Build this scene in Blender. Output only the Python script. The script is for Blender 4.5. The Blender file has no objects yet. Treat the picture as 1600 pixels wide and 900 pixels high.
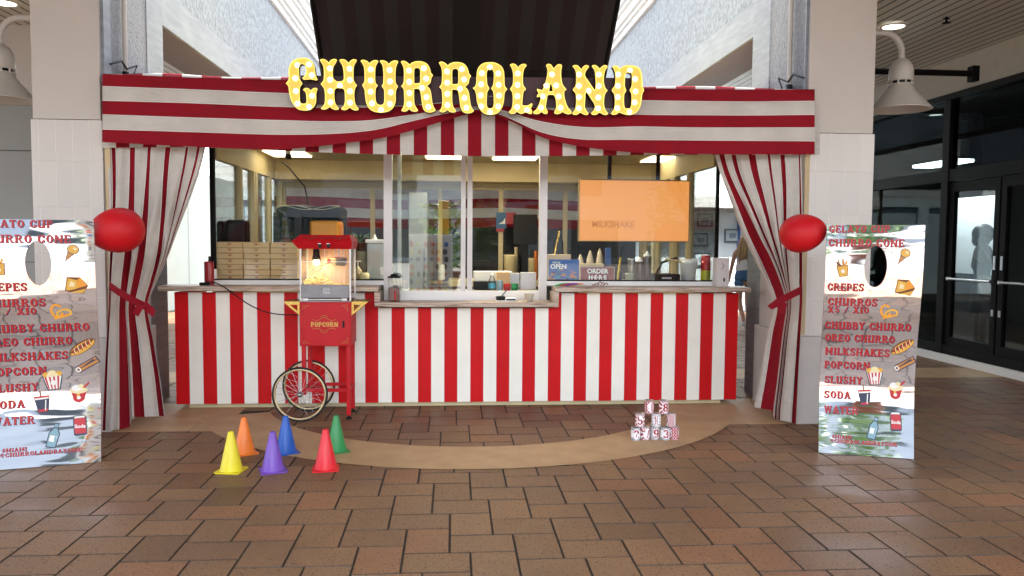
import bpy, bmesh, math, random
from mathutils import Vector, Matrix
from mathutils.geometry import tessellate_polygon
random.seed(7)
sc = bpy.context.scene
col = sc.collection
rad = math.radians

# ------------------------------------------------------------------ camera
YAW, PITCH, ROLL, FPX, CZ = 0.0757, 0.0603, 0.0071, 1226.0, 1.6
def cam_axes():
    cy, sy, cp, sp = math.cos(YAW), math.sin(YAW), math.cos(PITCH), math.sin(PITCH)
    f = Vector((sy*cp, cy*cp, -sp)); r = Vector((cy, -sy, 0)); u = r.cross(f)
    cr, sr = math.cos(ROLL), math.sin(ROLL)
    return r*cr+u*sr, -r*sr+u*cr, f
CR, CU, CF = cam_axes()
cam = bpy.data.cameras.new('camera'); co = bpy.data.objects.new('camera', cam); col.objects.link(co)
cam.sensor_width = 36; cam.lens = 36*FPX/1600; cam.clip_end = 500; cam.clip_start = 0.05
mt = Matrix((CR, CU, -CF)).transposed().to_4x4(); mt.translation = (0, 0, CZ)
co.matrix_world = mt; sc.camera = co

# ------------------------------------------------------------------ light
SUN_EL, SUN_AZ = rad(58), rad(181)      # sun high behind the camera
w = bpy.data.worlds.new('World'); sc.world = w; w.use_nodes = True
nt = w.node_tree; nt.nodes.clear()
bg = nt.nodes.new('ShaderNodeBackground'); wo = nt.nodes.new('ShaderNodeOutputWorld')
sky = nt.nodes.new('ShaderNodeTexSky'); sky.sky_type = 'NISHITA'; sky.sun_disc = False
sky.sun_elevation = SUN_EL; sky.sun_rotation = SUN_AZ
sky.dust_density = 2.0; sky.air_density = 1.0
bg.inputs[1].default_value = 0.15
bwn = nt.nodes.new('ShaderNodeRGBToBW'); hz = nt.nodes.new('ShaderNodeMix'); hz.data_type = 'RGBA'; hz.inputs[0].default_value = .62   # hazy, whitish sky
nt.links.new(sky.outputs[0], bwn.inputs[0]); nt.links.new(sky.outputs[0], hz.inputs[6]); nt.links.new(bwn.outputs[0], hz.inputs[7])
nt.links.new(hz.outputs[2], bg.inputs[0]); nt.links.new(bg.outputs[0], wo.inputs[0])
sl = bpy.data.lights.new('sun', 'SUN'); sl.energy = 3.0; sl.angle = rad(0.6); sl.color = (1, .95, .88)
so = bpy.data.objects.new('sun', sl); col.objects.link(so)
sd = Vector((math.sin(SUN_AZ)*math.cos(SUN_EL), math.cos(SUN_AZ)*math.cos(SUN_EL), math.sin(SUN_EL)))
so.rotation_euler = sd.to_track_quat('Z', 'Y').to_euler()
sc.view_settings.view_transform = 'Standard'; sc.view_settings.look = 'None'
sc.view_settings.exposure = 2.78; sc.view_settings.gamma = 1
sc.view_settings.use_curve_mapping = False
sc.render.engine = 'CYCLES'
sc.cycles.max_bounces = 10; sc.cycles.transparent_max_bounces = 24
sc.cycles.sample_clamp_indirect = 6

# ------------------------------------------------------------------ measuring helpers (photo pixel -> point on a real plane)
def ray(px, py): return CF + CR*((px-800)/FPX) - CU*((py-450)/FPX)
def P(px, py, Y): d = ray(px, py); return Vector((0, 0, CZ)) + d*(Y/d.y)
def G(px, py, z=0.0): d = ray(px, py); return Vector((0, 0, CZ)) + d*((z-CZ)/d.z)
def XP(px, py, X): d = ray(px, py); return Vector((0, 0, CZ)) + d*(X/d.x)

# ------------------------------------------------------------------ materials
MATS = {}
def mat(name, c, rough=.6, metal=0.0, var=0.0, vscale=8, bump=0.0, bscale=60, emit=None, es=0, c2=None, spec=.5, coat=0.0, trans=0.0, detail=6, stretch=None):
    if name in MATS: return MATS[name]
    m = bpy.data.materials.new(name); m.use_nodes = True
    n = m.node_tree.nodes; l = m.node_tree.links; b = n['Principled BSDF']
    c = tuple(c) + (1,)
    b.inputs['Base Color'].default_value = c; b.inputs['Roughness'].default_value = rough
    b.inputs['Metallic'].default_value = metal; b.inputs['Specular IOR Level'].default_value = spec
    b.inputs['Coat Weight'].default_value = coat; b.inputs['Transmission Weight'].default_value = trans
    tc = n.new('ShaderNodeTexCoord'); src = tc.outputs['Object']
    if stretch:
        mp = n.new('ShaderNodeMapping'); mp.inputs['Scale'].default_value = stretch
        l.new(src, mp.inputs[0]); src = mp.outputs[0]
    if var or c2:
        t = n.new('ShaderNodeTexNoise'); t.inputs['Scale'].default_value = vscale; t.inputs['Detail'].default_value = detail
        l.new(src, t.inputs['Vector'])
        r = n.new('ShaderNodeValToRGB'); r.color_ramp.elements[0].position = .3; r.color_ramp.elements[1].position = .7
        if c2: a, d = c, tuple(c2)+(1,)
        else: a = tuple(x*(1-var) for x in c[:3])+(1,); d = tuple(min(1, x*(1+var)) for x in c[:3])+(1,)
        r.color_ramp.elements[0].color = a; r.color_ramp.elements[1].color = d
        l.new(t.outputs['Fac'], r.inputs[0]); l.new(r.outputs[0], b.inputs['Base Color'])
        ma = n.new('ShaderNodeMapRange'); ma.inputs[3].default_value = max(0, rough-.08); ma.inputs[4].default_value = min(1, rough+.1)
        l.new(t.outputs['Fac'], ma.inputs[0]); l.new(ma.outputs[0], b.inputs['Roughness'])
    if bump:
        t2 = n.new('ShaderNodeTexNoise'); t2.inputs['Scale'].default_value = bscale; t2.inputs['Detail'].default_value = 4
        l.new(src, t2.inputs['Vector'])
        bp = n.new('ShaderNodeBump'); bp.inputs['Strength'].default_value = bump; bp.inputs['Distance'].default_value = .01
        l.new(t2.outputs['Fac'], bp.inputs['Height']); l.new(bp.outputs[0], b.inputs['Normal'])
    if emit:
        b.inputs['Emission Color'].default_value = tuple(emit)+(1,); b.inputs['Emission Strength'].default_value = es
    MATS[name] = m; return m
def glass_mat(name, tint=(.93, .97, .95), boost=1.0, base=.0, rough=0.0):
    m = bpy.data.materials.new(name); m.use_nodes = True; n = m.node_tree.nodes; l = m.node_tree.links; n.clear()
    o = n.new('ShaderNodeOutputMaterial'); mx = n.new('ShaderNodeMixShader'); tr = n.new('ShaderNodeBsdfTransparent')
    gl = n.new('ShaderNodeBsdfGlossy'); gl.inputs['Roughness'].default_value = rough
    tr.inputs[0].default_value = tuple(tint)+(1,)
    fr = n.new('ShaderNodeFresnel'); fr.inputs[0].default_value = 1.5
    ma = n.new('ShaderNodeMath'); ma.operation = 'MULTIPLY_ADD'; ma.inputs[1].default_value = boost; ma.inputs[2].default_value = base
    l.new(fr.outputs[0], ma.inputs[0]); l.new(ma.outputs[0], mx.inputs[0])
    l.new(tr.outputs[0], mx.inputs[1]); l.new(gl.outputs[0], mx.inputs[2]); l.new(mx.outputs[0], o.inputs[0])
    MATS[name] = m; return m

M = {}
M['glass'] = glass_mat('window_glass', tint=(.97, .985, .98), boost=.8, base=.0)
M['slide_glass'] = glass_mat('sliding_glass', boost=1.0, base=.10)
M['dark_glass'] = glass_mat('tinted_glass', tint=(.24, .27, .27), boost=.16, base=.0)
M['door_glass'] = glass_mat('door_glass', tint=(.80, .84, .84), boost=.16)
M['case_glass'] = glass_mat('case_glass', tint=(.97, .97, .95), boost=.8)
M['red_panel'] = mat('red_panel', (.56, .005, .007), .5, spec=.2, var=.10, vscale=3, bump=.05, bscale=8)
M['white_panel'] = mat('white_panel', (.86, .83, .74), .5, spec=.25, var=.05, vscale=3, bump=.05, bscale=8)
M['red_cloth'] = mat('red_cloth', (.20, .006, .015), .85, var=.12, vscale=5, bump=.25, bscale=500, spec=.2)
M['white_cloth'] = mat('white_cloth', (.46, .425, .385), .88, var=.06, vscale=5, bump=.25, bscale=500, spec=.2)
def cloth(name, c):
    m = mat(name, c, .88, var=.10, vscale=4, spec=.2); n = m.node_tree.nodes; l = m.node_tree.links; b = n['Principled BSDF']
    tc = n.new('ShaderNodeTexCoord'); mp = n.new('ShaderNodeMapping'); mp.inputs['Rotation'].default_value = (0, rad(28), 0); mp.inputs['Scale'].default_value = (2.0, 2, 7)
    l.new(tc.outputs['Object'], mp.inputs[0])
    t = n.new('ShaderNodeTexNoise'); t.inputs['Scale'].default_value = 1.6; t.inputs['Detail'].default_value = 3; t.inputs['Distortion'].default_value = .6
    l.new(mp.outputs[0], t.inputs['Vector'])
    b1 = n.new('ShaderNodeBump'); b1.inputs['Strength'].default_value = .55; b1.inputs['Distance'].default_value = .035; l.new(t.outputs['Fac'], b1.inputs['Height'])
    w = n.new('ShaderNodeTexNoise'); w.inputs['Scale'].default_value = 420; l.new(tc.outputs['Object'], w.inputs['Vector'])
    b2 = n.new('ShaderNodeBump'); b2.inputs['Strength'].default_value = .2; b2.inputs['Distance'].default_value = .004
    l.new(w.outputs['Fac'], b2.inputs['Height']); l.new(b1.outputs[0], b2.inputs['Normal']); l.new(b2.outputs[0], b.inputs['Normal'])
    return m
M['red_cloth'] = cloth('red_canvas', (.235, .006, .014))
M['white_cloth'] = cloth('white_canvas', (.53, .49, .445))
M['piping'] = mat('piping', (.75, .72, .68), .8)
M['maroon_board'] = mat('maroon_board', (.075, .026, .030), .55, var=.1, vscale=6)
M['cream'] = mat('cream_paint', (.55, .46, .27), .45, var=.05, vscale=6)
M['cream2'] = mat('cream_wall', (.58, .47, .25), .6, var=.04, vscale=2)
M['alu'] = mat('white_alu', (.60, .57, .55), .35, metal=.1, var=.04, vscale=8)
M['alu_white'] = mat('alu_white', (.78, .76, .74), .35)
M['black'] = mat('black_plastic', (.005, .005, .0055), .45, spec=.25)
M['blackm'] = mat('black_metal', (.005, .005, .005), .65, metal=.0, spec=.12)
M['rubber'] = mat('rubber', (.012, .012, .012), .75)
M['chrome'] = mat('chrome', (.75, .75, .76), .16, metal=1)
M['steel'] = mat('steel', (.52, .52, .53), .32, metal=1, var=.12, vscale=14)
M['steel_panel'] = mat('grey_drawer', (.20, .20, .21), .35, metal=.7, var=.15, vscale=10)
M['brass'] = mat('brass', (.50, .35, .10), .25, metal=1, var=.15, vscale=20)
M['gold'] = mat('gold_paint', (.55, .36, .09), .4, metal=.5)
M['brass_rim'] = mat('pale_gold_rim', (.66, .53, .30), .3, metal=.85)
M['red_paint'] = mat('cart_red', (.46, .006, .012), .38, spec=.3, coat=.0, var=.06, vscale=10)
M['red_sign'] = mat('red_sign', (.42, .01, .016), .35)
M['white'] = mat('white', (.8, .8, .78), .5)
M['paper'] = mat('paper', (.78, .77, .72), .7)
M['concrete'] = mat('tan_concrete', (.40, .25, .125), .6, c2=(.50, .335, .18), vscale=5, bump=.18, bscale=70, detail=12)
M['card'] = mat('cardboard', (.68, .46, .23), .7, var=.07, vscale=8)
M['card_ink'] = mat('card_ink', (.36, .12, .05), .7)
M['wood_dark'] = mat('wood_dark', (.08, .05, .03), .6)
M['wood_yel'] = mat('wood_yellow', (.62, .46, .24), .6, var=.15, vscale=12)
M['pole'] = mat('timber_pole', (.50, .38, .22), .7, var=.15, vscale=10, stretch=(1, 1, .1))
M['lampgrey'] = mat('lamp_enamel', (.50, .46, .41), .42, var=.05, vscale=6)
M['foliage'] = mat('leaf', (.06, .16, .02), .5, var=.5, vscale=4)
M['leaf2'] = mat('leaf_bright', (.16, .30, .03), .5, var=.4, vscale=4)
M['pot'] = mat('pot', (.25, .08, .04), .7)
M['skin'] = mat('skin', (.42, .22, .14), .55, var=.06)
M['hair'] = mat('blond_hair', (.28, .17, .07), .55, c2=(.5, .34, .17), vscale=40, stretch=(1, 1, .08), bump=.4, bscale=80)
M['hair_dark'] = mat('dark_hair', (.015, .012, .01), .5)
M['denim'] = mat('denim', (.05, .13, .24), .85, var=.25, vscale=18)
M['top'] = mat('white_top', (.72, .72, .70), .8, bump=.3, bscale=30)
M['shoe'] = mat('shoe_white', (.7, .7, .68), .6)
M['balloon'] = mat('balloon_red', (.50, .005, .010), .52, spec=.3)
M['menu_red'] = mat('menu_red', (.45, .012, .012), .4)
M['menu_blue'] = mat('menu_navy', (.02, .025, .10), .4)
M['edge_red'] = mat('board_edge_red', (.30, .01, .02), .5)
def flat(name, c, r=.5): return mat(name, c, r)

# brickwork and board materials that need special nodes
def mat_paver():
    m = bpy.data.materials.new('paver'); m.use_nodes = True; n = m.node_tree.nodes; l = m.node_tree.links; b = n['Principled BSDF']
    at = n.new('ShaderNodeAttribute'); at.attribute_name = 'tint'
    tc = n.new('ShaderNodeTexCoord')
    g = n.new('ShaderNodeTexNoise'); g.inputs['Scale'].default_value = 130; g.inputs['Detail'].default_value = 3
    l.new(tc.outputs['Object'], g.inputs['Vector'])
    r = n.new('ShaderNodeValToRGB'); e = r.color_ramp.elements
    e[0].position = .30; e[0].color = (.62, .62, .62, 1); e[1].position = .72; e[1].color = (1.28, 1.25, 1.2, 1)
    l.new(g.outputs['Fac'], r.inputs[0])
    mu = n.new('ShaderNodeMix'); mu.data_type = 'RGBA'; mu.blend_type = 'MULTIPLY'; mu.inputs[0].default_value = 1
    l.new(at.outputs['Color'], mu.inputs[6]); l.new(r.outputs[0], mu.inputs[7])
    big = n.new('ShaderNodeTexNoise'); big.inputs['Scale'].default_value = 1.1; big.inputs['Detail'].default_value = 8
    l.new(tc.outputs['Object'], big.inputs['Vector'])
    r2 = n.new('ShaderNodeValToRGB'); e = r2.color_ramp.elements
    e[0].position = .33; e[0].color = (.74, .71, .69, 1); e[1].position = .62; e[1].color = (1.06, 1.06, 1.04, 1)
    l.new(big.outputs['Fac'], r2.inputs[0])
    m2 = n.new('ShaderNodeMix'); m2.data_type = 'RGBA'; m2.blend_type = 'MULTIPLY'; m2.inputs[0].default_value = 1
    l.new(mu.outputs[2], m2.inputs[6]); l.new(r2.outputs[0], m2.inputs[7])
    # dark pits and pale grit
    v = n.new('ShaderNodeTexNoise'); v.inputs['Scale'].default_value = 75; v.inputs['Detail'].default_value = 5
    l.new(tc.outputs['Object'], v.inputs['Vector'])
    r3 = n.new('ShaderNodeValToRGB'); e = r3.color_ramp.elements
    e[0].position = .35; e[0].color = (0, 0, 0, 1); e[1].position = .385; e[1].color = (1, 1, 1, 1)
    l.new(v.outputs['Fac'], r3.inputs[0])
    m3 = n.new('ShaderNodeMix'); m3.data_type = 'RGBA'; m3.inputs[6].default_value = (.03, .02, .015, 1)
    l.new(r3.outputs[0], m3.inputs[0]); l.new(m2.outputs[2], m3.inputs[7])
    v2 = n.new('ShaderNodeTexVoronoi'); v2.inputs['Scale'].default_value = 45
    l.new(tc.outputs['Object'], v2.inputs['Vector'])
    r4 = n.new('ShaderNodeValToRGB'); e = r4.color_ramp.elements
    e[0].position = .10; e[0].color = (.55, .55, .55, 1); e[1].position = .15; e[1].color = (0, 0, 0, 1)
    l.new(v2.outputs['Distance'], r4.inputs[0])
    m4 = n.new('ShaderNodeMix'); m4.data_type = 'RGBA'; m4.inputs[7].default_value = (.36, .27, .18, 1)
    l.new(r4.outputs[0], m4.inputs[0]); l.new(m3.outputs[2], m4.inputs[6])
    l.new(m4.outputs[2], b.inputs['Base Color'])
    mr = n.new('ShaderNodeMapRange'); mr.inputs[1].default_value = .3; mr.inputs[2].default_value = .7
    mr.inputs[3].default_value = .46; mr.inputs[4].default_value = .66; b.inputs['Specular IOR Level'].default_value = .35
    l.new(big.outputs['Fac'], mr.inputs[0]); l.new(mr.outputs[0], b.inputs['Roughness'])
    bp = n.new('ShaderNodeBump'); bp.inputs['Strength'].default_value = .35; bp.inputs['Distance'].default_value = .004
    ad = n.new('ShaderNodeMath'); ad.operation = 'ADD'
    l.new(g.outputs['Fac'], ad.inputs[0]); l.new(r3.outputs[0], ad.inputs[1])
    l.new(ad.outputs[0], bp.inputs['Height']); l.new(bp.outputs[0], b.inputs['Normal'])
    return m
M['paver'] = mat_paver()
M['joint'] = mat('joint_sand', (.022, .017, .013), .9, var=.3, vscale=40, bump=.5, bscale=90)

def mat_tile():
    m = bpy.data.materials.new('column_tile'); m.use_nodes = True; n = m.node_tree.nodes; l = m.node_tree.links; b = n['Principled BSDF']
    tc = n.new('ShaderNodeTexCoord'); sp = n.new('ShaderNodeSeparateXYZ'); l.new(tc.outputs['Object'], sp.inputs[0])
    ad = n.new('ShaderNodeMath'); ad.operation = 'ADD'; l.new(sp.outputs[0], ad.inputs[0]); l.new(sp.outputs[1], ad.inputs[1])
    cb = n.new('ShaderNodeCombineXYZ'); l.new(ad.outputs[0], cb.inputs[0]); l.new(sp.outputs[2], cb.inputs[1])
    br = n.new('ShaderNodeTexBrick'); br.offset = 0; br.inputs['Scale'].default_value = 1
    br.inputs['Brick Width'].default_value = .132; br.inputs['Row Height'].default_value = .37
    br.inputs['Mortar Size'].default_value = .0035; br.inputs['Mortar Smooth'].default_value = .6; br.inputs['Bias'].default_value = -.2
    br.inputs['Color1'].default_value = (.60, .55, .505, 1); br.inputs['Color2'].default_value = (.56, .515, .475, 1)
    br.inputs['Mortar'].default_value = (.70, .66, .62, 1)
    l.new(cb.outputs[0], br.inputs['Vector']); l.new(br.outputs['Color'], b.inputs['Base Color'])
    bp = n.new('ShaderNodeBump'); bp.inputs['Strength'].default_value = .6; bp.inputs['Distance'].default_value = .004
    l.new(br.outputs['Fac'], bp.inputs['Height']); l.new(bp.outputs[0], b.inputs['Normal'])
    b.inputs['Roughness'].default_value = .28
    return m
M['tile'] = mat_tile()
M['plaster'] = mat('column_plaster', (.52, .47, .425), .6, var=.03, vscale=3, bump=.1, bscale=40)
M['plinth'] = mat('plinth', (.50, .47, .43), .6, var=.06, vscale=4)

def mat_stucco(name, c, scale=38, strength=1.0, metal=0.0, rough=.55):
    m = bpy.data.materials.new(name); m.use_nodes = True; n = m.node_tree.nodes; l = m.node_tree.links; b = n['Principled BSDF']
    tc = n.new('ShaderNodeTexCoord'); t = n.new('ShaderNodeTexNoise'); t.inputs['Scale'].default_value = scale; t.inputs['Detail'].default_value = 6
    t.inputs['Roughness'].default_value = .65
    l.new(tc.outputs['Object'], t.inputs['Vector'])
    r = n.new('ShaderNodeValToRGB'); e = r.color_ramp.elements
    e[0].position = .35; e[0].color = tuple(x*.65 for x in c)+(1,); e[1].position = .62; e[1].color = tuple(min(1, x*1.2) for x in c)+(1,)
    l.new(t.outputs['Fac'], r.inputs[0]); l.new(r.outputs[0], b.inputs['Base Color'])
    bp = n.new('ShaderNodeBump'); bp.inputs['Strength'].default_value = strength; bp.inputs['Distance'].default_value = .02
    l.new(t.outputs['Fac'], bp.inputs['Height']); l.new(bp.outputs[0], b.inputs['Normal'])
    b.inputs['Roughness'].default_value = rough
    return m
M['stucco'] = mat_stucco('stucco', (.17, .18, .195), 34, 1.0, rough=.4)
M['stucco2'] = mat_stucco('stucco_beam', (.235, .27, .30), 16, 1.0)
M['band'] = mat('smooth_band', (.17, .19, .22), .5, c2=(.27, .30, .33), vscale=3, stretch=(1, 1, 6), detail=8)
M['cornice'] = mat('cornice', (.72, .77, .76), .5, var=.04)
M['soffit'] = mat('soffit_brown', (.105, .065, .062), .6, var=.15, vscale=3)

def mat_slats(name, c, pitch=.09, axis=0, dark=.25):
    m = bpy.data.materials.new(name); m.use_nodes = True; n = m.node_tree.nodes; l = m.node_tree.links; b = n['Principled BSDF']
    tc = n.new('ShaderNodeTexCoord'); sp = n.new('ShaderNodeSeparateXYZ'); l.new(tc.outputs['Object'], sp.inputs[0])
    a = n.new('ShaderNodeMath'); a.operation = 'DIVIDE'; a.inputs[1].default_value = pitch; l.new(sp.outputs[axis], a.inputs[0])
    f = n.new('ShaderNodeMath'); f.operation = 'FRACT'; l.new(a.outputs[0], f.inputs[0])
    r = n.new('ShaderNodeValToRGB'); r.color_ramp.interpolation = 'LINEAR'; e = r.color_ramp.elements
    e[0].position = .74; e[0].color = tuple(c)+(1,); e[1].position = .84; e[1].color = tuple(x*dark for x in c)+(1,)
    l.new(f.outputs[0], r.inputs[0]); l.new(r.outputs[0], b.inputs['Base Color'])
    bp = n.new('ShaderNodeBump'); bp.inputs['Distance'].default_value = .01; bp.invert = True
    l.new(f.outputs[0], bp.inputs['Height']); l.new(bp.outputs[0], b.inputs['Normal'])
    b.inputs['Roughness'].default_value = .5; return m
M['slats'] = mat_slats('ceiling_slats', (.55, .50, .45), pitch=.13, dark=.12)
M['siding'] = mat_slats('white_siding', (.52, .54, .54), .22, 2, .75)

def mat_trim():
    m = bpy.data.materials.new('washed_timber'); m.use_nodes = True; n = m.node_tree.nodes; l = m.node_tree.links; b = n['Principled BSDF']
    tc = n.new('ShaderNodeTexCoord'); mp = n.new('ShaderNodeMapping'); mp.inputs['Scale'].default_value = (2.2, 30, 45)
    l.new(tc.outputs['Object'], mp.inputs[0])
    t = n.new('ShaderNodeTexNoise'); t.inputs['Scale'].default_value = 1.6; t.inputs['Detail'].default_value = 9; t.inputs['Roughness'].default_value = .7
    l.new(mp.outputs[0], t.inputs['Vector'])
    r = n.new('ShaderNodeValToRGB'); e = r.color_ramp.elements
    e[0].position = .36; e[0].color = (.06, .03, .018, 1); e[1].position = .60; e[1].color = (.56, .47, .39, 1)
    x = r.color_ramp.elements.new(.45); x.color = (.36, .25, .18, 1)
    l.new(t.outputs['Fac'], r.inputs[0]); l.new(r.outputs[0], b.inputs['Base Color'])
    bp = n.new('ShaderNodeBump'); bp.inputs['Strength'].default_value = .5; bp.inputs['Distance'].default_value = .004
    l.new(t.outputs['Fac'], bp.inputs['Height']); l.new(bp.outputs[0], b.inputs['Normal'])
    b.inputs['Roughness'].default_value = .45; return m
M['trim'] = mat_trim()

def mat_mirror_board():
    m = bpy.data.materials.new('mirror_film'); m.use_nodes = True; n = m.node_tree.nodes; l = m.node_tree.links; b = n['Principled BSDF']
    b.inputs['Base Color'].default_value = (.86, .87, .90, 1); b.inputs['Metallic'].default_value = 1; b.inputs['Roughness'].default_value = .035
    tc = n.new('ShaderNodeTexCoord'); mp = n.new('ShaderNodeMapping'); mp.inputs['Scale'].default_value = (1.2, 1, 4.5)
    l.new(tc.outputs['Object'], mp.inputs[0])
    t = n.new('ShaderNodeTexNoise'); t.inputs['Scale'].default_value = 1.1; t.inputs['Detail'].default_value = 2.0
    l.new(mp.outputs[0], t.inputs['Vector'])
    bp = n.new('ShaderNodeBump'); bp.inputs['Strength'].default_value = .35; bp.inputs['Distance'].default_value = .02
    l.new(t.outputs['Fac'], bp.inputs['Height']); l.new(bp.outputs[0], b.inputs['Normal'])
    return m
M['mirror'] = mat_mirror_board()

# ------------------------------------------------------------------ mesh helpers
class MB:
    def __init__(s): s.v = []; s.f = []; s.m = []; s.s = []
    def add(s, vs, fs, mi=0, smooth=False):
        o = len(s.v); s.v += [Vector(p) for p in vs]
        for f in fs: s.f.append([i+o for i in f]); s.m.append(mi); s.s.append(smooth)
        return s
    def box(s, x0, x1, y0, y1, z0, z1, mi=0, bev=0.0):
        if x0 > x1: x0, x1 = x1, x0
        if y0 > y1: y0, y1 = y1, y0
        if z0 > z1: z0, z1 = z1, z0
        if bev <= 0:
            vs = [(x, y, z) for z in (z0, z1) for y in (y0, y1) for x in (x0, x1)]
            return s.add(vs, [(0, 2, 3, 1), (4, 5, 7, 6), (0, 1, 5, 4), (2, 6, 7, 3), (0, 4, 6, 2), (1, 3, 7, 5)], mi)
        bm = bmesh.new(); bmesh.ops.create_cube(bm, size=1)
        for v in bm.verts: v.co = Vector(((x0+x1)/2+v.co.x*(x1-x0), (y0+y1)/2+v.co.y*(y1-y0), (z0+z1)/2+v.co.z*(z1-z0)))
        b = min(bev, .45*min(x1-x0, y1-y0, z1-z0))
        bmesh.ops.bevel(bm, geom=bm.edges[:], offset=b, segments=2, profile=.5, affect='EDGES')
        s.bm(bm, mi); return s
    def bm(s, bm, mi=0, smooth=False, mtx=None):
        bm.verts.index_update()
        vs = [(mtx @ v.co) if mtx else v.co.copy() for v in bm.verts]
        s.add(vs, [[v.index for v in f.verts] for f in bm.faces], mi, smooth); bm.free()
    def tube(s, pts, r, n=10, mi=0, cap=True, smooth=True):
        pts = [Vector(p) for p in pts]; rs = r if isinstance(r, (list, tuple)) else [r]*len(pts)
        rings = []; up = None
        for i, p in enumerate(pts):
            d = (pts[min(i+1, len(pts)-1)]-pts[max(i-1, 0)]).normalized()
            if up is None: up = Vector((0, 0, 1)) if abs(d.z) < .9 else Vector((1, 0, 0))
            a = (up - d*up.dot(d)).normalized(); b = d.cross(a); up = a
            rings.append([p + (a*math.cos(t)+b*math.sin(t))*rs[i] for t in [2*math.pi*k/n for k in range(n)]])
        vs = [v for r_ in rings for v in r_]; fs = []
        for i in range(len(pts)-1):
            for k in range(n): fs.append((i*n+k, i*n+(k+1) % n, (i+1)*n+(k+1) % n, (i+1)*n+k))
        s.add(vs, fs, mi, smooth)
        if cap:
            s.add(rings[0], [list(range(n))[::-1]], mi); s.add(rings[-1], [list(range(n))], mi)
        return s
    def lathe(s, prof, c=(0, 0, 0), n=24, mi=0, axis='Z', smooth=True, sx=1, sy=1, mtx=None):
        vs = []; fs = []
        for r, z in prof:
            for k in range(n):
                t = 2*math.pi*k/n; p = Vector((r*math.cos(t)*sx, r*math.sin(t)*sy, z))
                if axis == 'Y': p = Vector((p.x, p.z, p.y))
                if axis == 'X': p = Vector((p.z, p.x, p.y))
                if mtx: p = mtx @ p
                vs.append(p+Vector(c))
        for i in range(len(prof)-1):
            for k in range(n): fs.append((i*n+k, i*n+(k+1) % n, (i+1)*n+(k+1) % n, (i+1)*n+k))
        return s.add(vs, fs, mi, smooth)
    def cyl(s, c, r, h, n=20, mi=0, axis='Z', r2=None):
        r2 = r if r2 is None else r2
        s.lathe([(r, 0), (r2, h)], c, n, mi, axis); s.lathe([(0.0001, 0), (r, 0)], c, n, mi, axis, smooth=False)
        return s.lathe([(r2, h), (0.0001, h)], c, n, mi, axis, smooth=False)
    def prism(s, pts, y0, y1, mi=0):       # pts (x,z) polygon, extruded along y
        n = len(pts); tri = tessellate_polygon([[Vector((a, b, 0)) for a, b in pts]])
        vs = [(a, y0, b) for a, b in pts]+[(a, y1, b) for a, b in pts]
        fs = [t for t in tri]+[tuple(i+n for i in t) for t in tri]+[(i, (i+1) % n, (i+1) % n+n, i+n) for i in range(n)]
        return s.add(vs, fs, mi)
    def quad(s, a, b, c, d, mi=0, smooth=False): return s.add([a, b, c, d], [(0, 1, 2, 3)], mi, smooth)
    def sphere(s, c, r, n=16, m=10, mi=0, sc=(1, 1, 1), mtx=None):
        prof = [(math.sin(math.pi*i/m)*r+1e-5, -math.cos(math.pi*i/m)*r) for i in range(m+1)]
        o = len(s.v); s.lathe(prof, (0, 0, 0), n, mi)
        for i in range(o, len(s.v)):
            p = Vector([s.v[i][k]*sc[k] for k in range(3)])
            if mtx: p = mtx @ p
            s.v[i] = p+Vector(c)
        return s
    def build(s, name, mats, parent=None, world=True, fixn=True):
        if not isinstance(mats, (list, tuple)): mats = [mats]
        vs = s.v; off = Vector((0, 0, 0)); loc = None
        if parent is not None:
            if world:
                q = parent
                while q is not None: off += q.location; q = q.parent
        elif world:
            xs = [v.x for v in vs]; ys = [v.y for v in vs]; zs = [v.z for v in vs]
            off = Vector(((min(xs)+max(xs))/2, (min(ys)+max(ys))/2, min(zs))); loc = off
        me = bpy.data.meshes.new(name); me.from_pydata([tuple(v-off) for v in vs], [], s.f)
        for m_ in mats: me.materials.append(m_)
        me.polygons.foreach_set('material_index', s.m); me.polygons.foreach_set('use_smooth', s.s)
        me.update()
        if fixn:
            bm = bmesh.new(); bm.from_mesh(me); bmesh.ops.recalc_face_normals(bm, faces=bm.faces[:]); bm.to_mesh(me); bm.free()
        o = bpy.data.objects.new(name, me); col.objects.link(o)
        if loc is not None: o.location = loc
        if parent is not None: o.parent = parent
        return o

def tag(o, label=None, cat=None, group=None, kind=None):
    if label: o['label'] = label
    if cat: o['category'] = cat
    if group: o['group'] = group
    if kind: o['kind'] = kind
    return o
def thing(name, label, cat, loc=(0, 0, 0), rz=0.0, group=None):
    o = bpy.data.objects.new(name, None); col.objects.link(o); o.location = loc; o.rotation_euler = (0, 0, rz)
    o.empty_display_size = .1
    return tag(o, label, cat, group)
def struct(o): o['kind'] = 'structure'; return o
def copy_tree(o, parent=None):
    c = o.copy(); col.objects.link(c); c.parent = parent
    for ch in [x for x in bpy.data.objects if x.parent == o]: copy_tree(ch, c)
    return c
def lerp_table(t, x):
    if x <= t[0][0]: return t[0][1]
    for (a, b), (c, d) in zip(t, t[1:]):
        if x <= c: return b+(d-b)*(x-a)/(c-a)
    return t[-1][1]
def smooth_table(t, x):       # Catmull-Rom style
    xs = [a for a, _ in t]; ys = [b for _, b in t]
    if x <= xs[0]: return ys[0]
    if x >= xs[-1]: return ys[-1]
    for i in range(len(t)-1):
        if x <= xs[i+1]:
            h = xs[i+1]-xs[i]; u = (x-xs[i])/h
            m0 = (ys[i+1]-ys[max(i-1, 0)])/(xs[i+1]-xs[max(i-1, 0)])*h
            j = min(i+2, len(t)-1); m1 = (ys[j]-ys[i])/(xs[j]-xs[i])*h
            return (2*u**3-3*u**2+1)*ys[i]+(u**3-2*u**2+u)*m0+(-2*u**3+3*u**2)*ys[i+1]+(u**3-u**2)*m1

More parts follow.
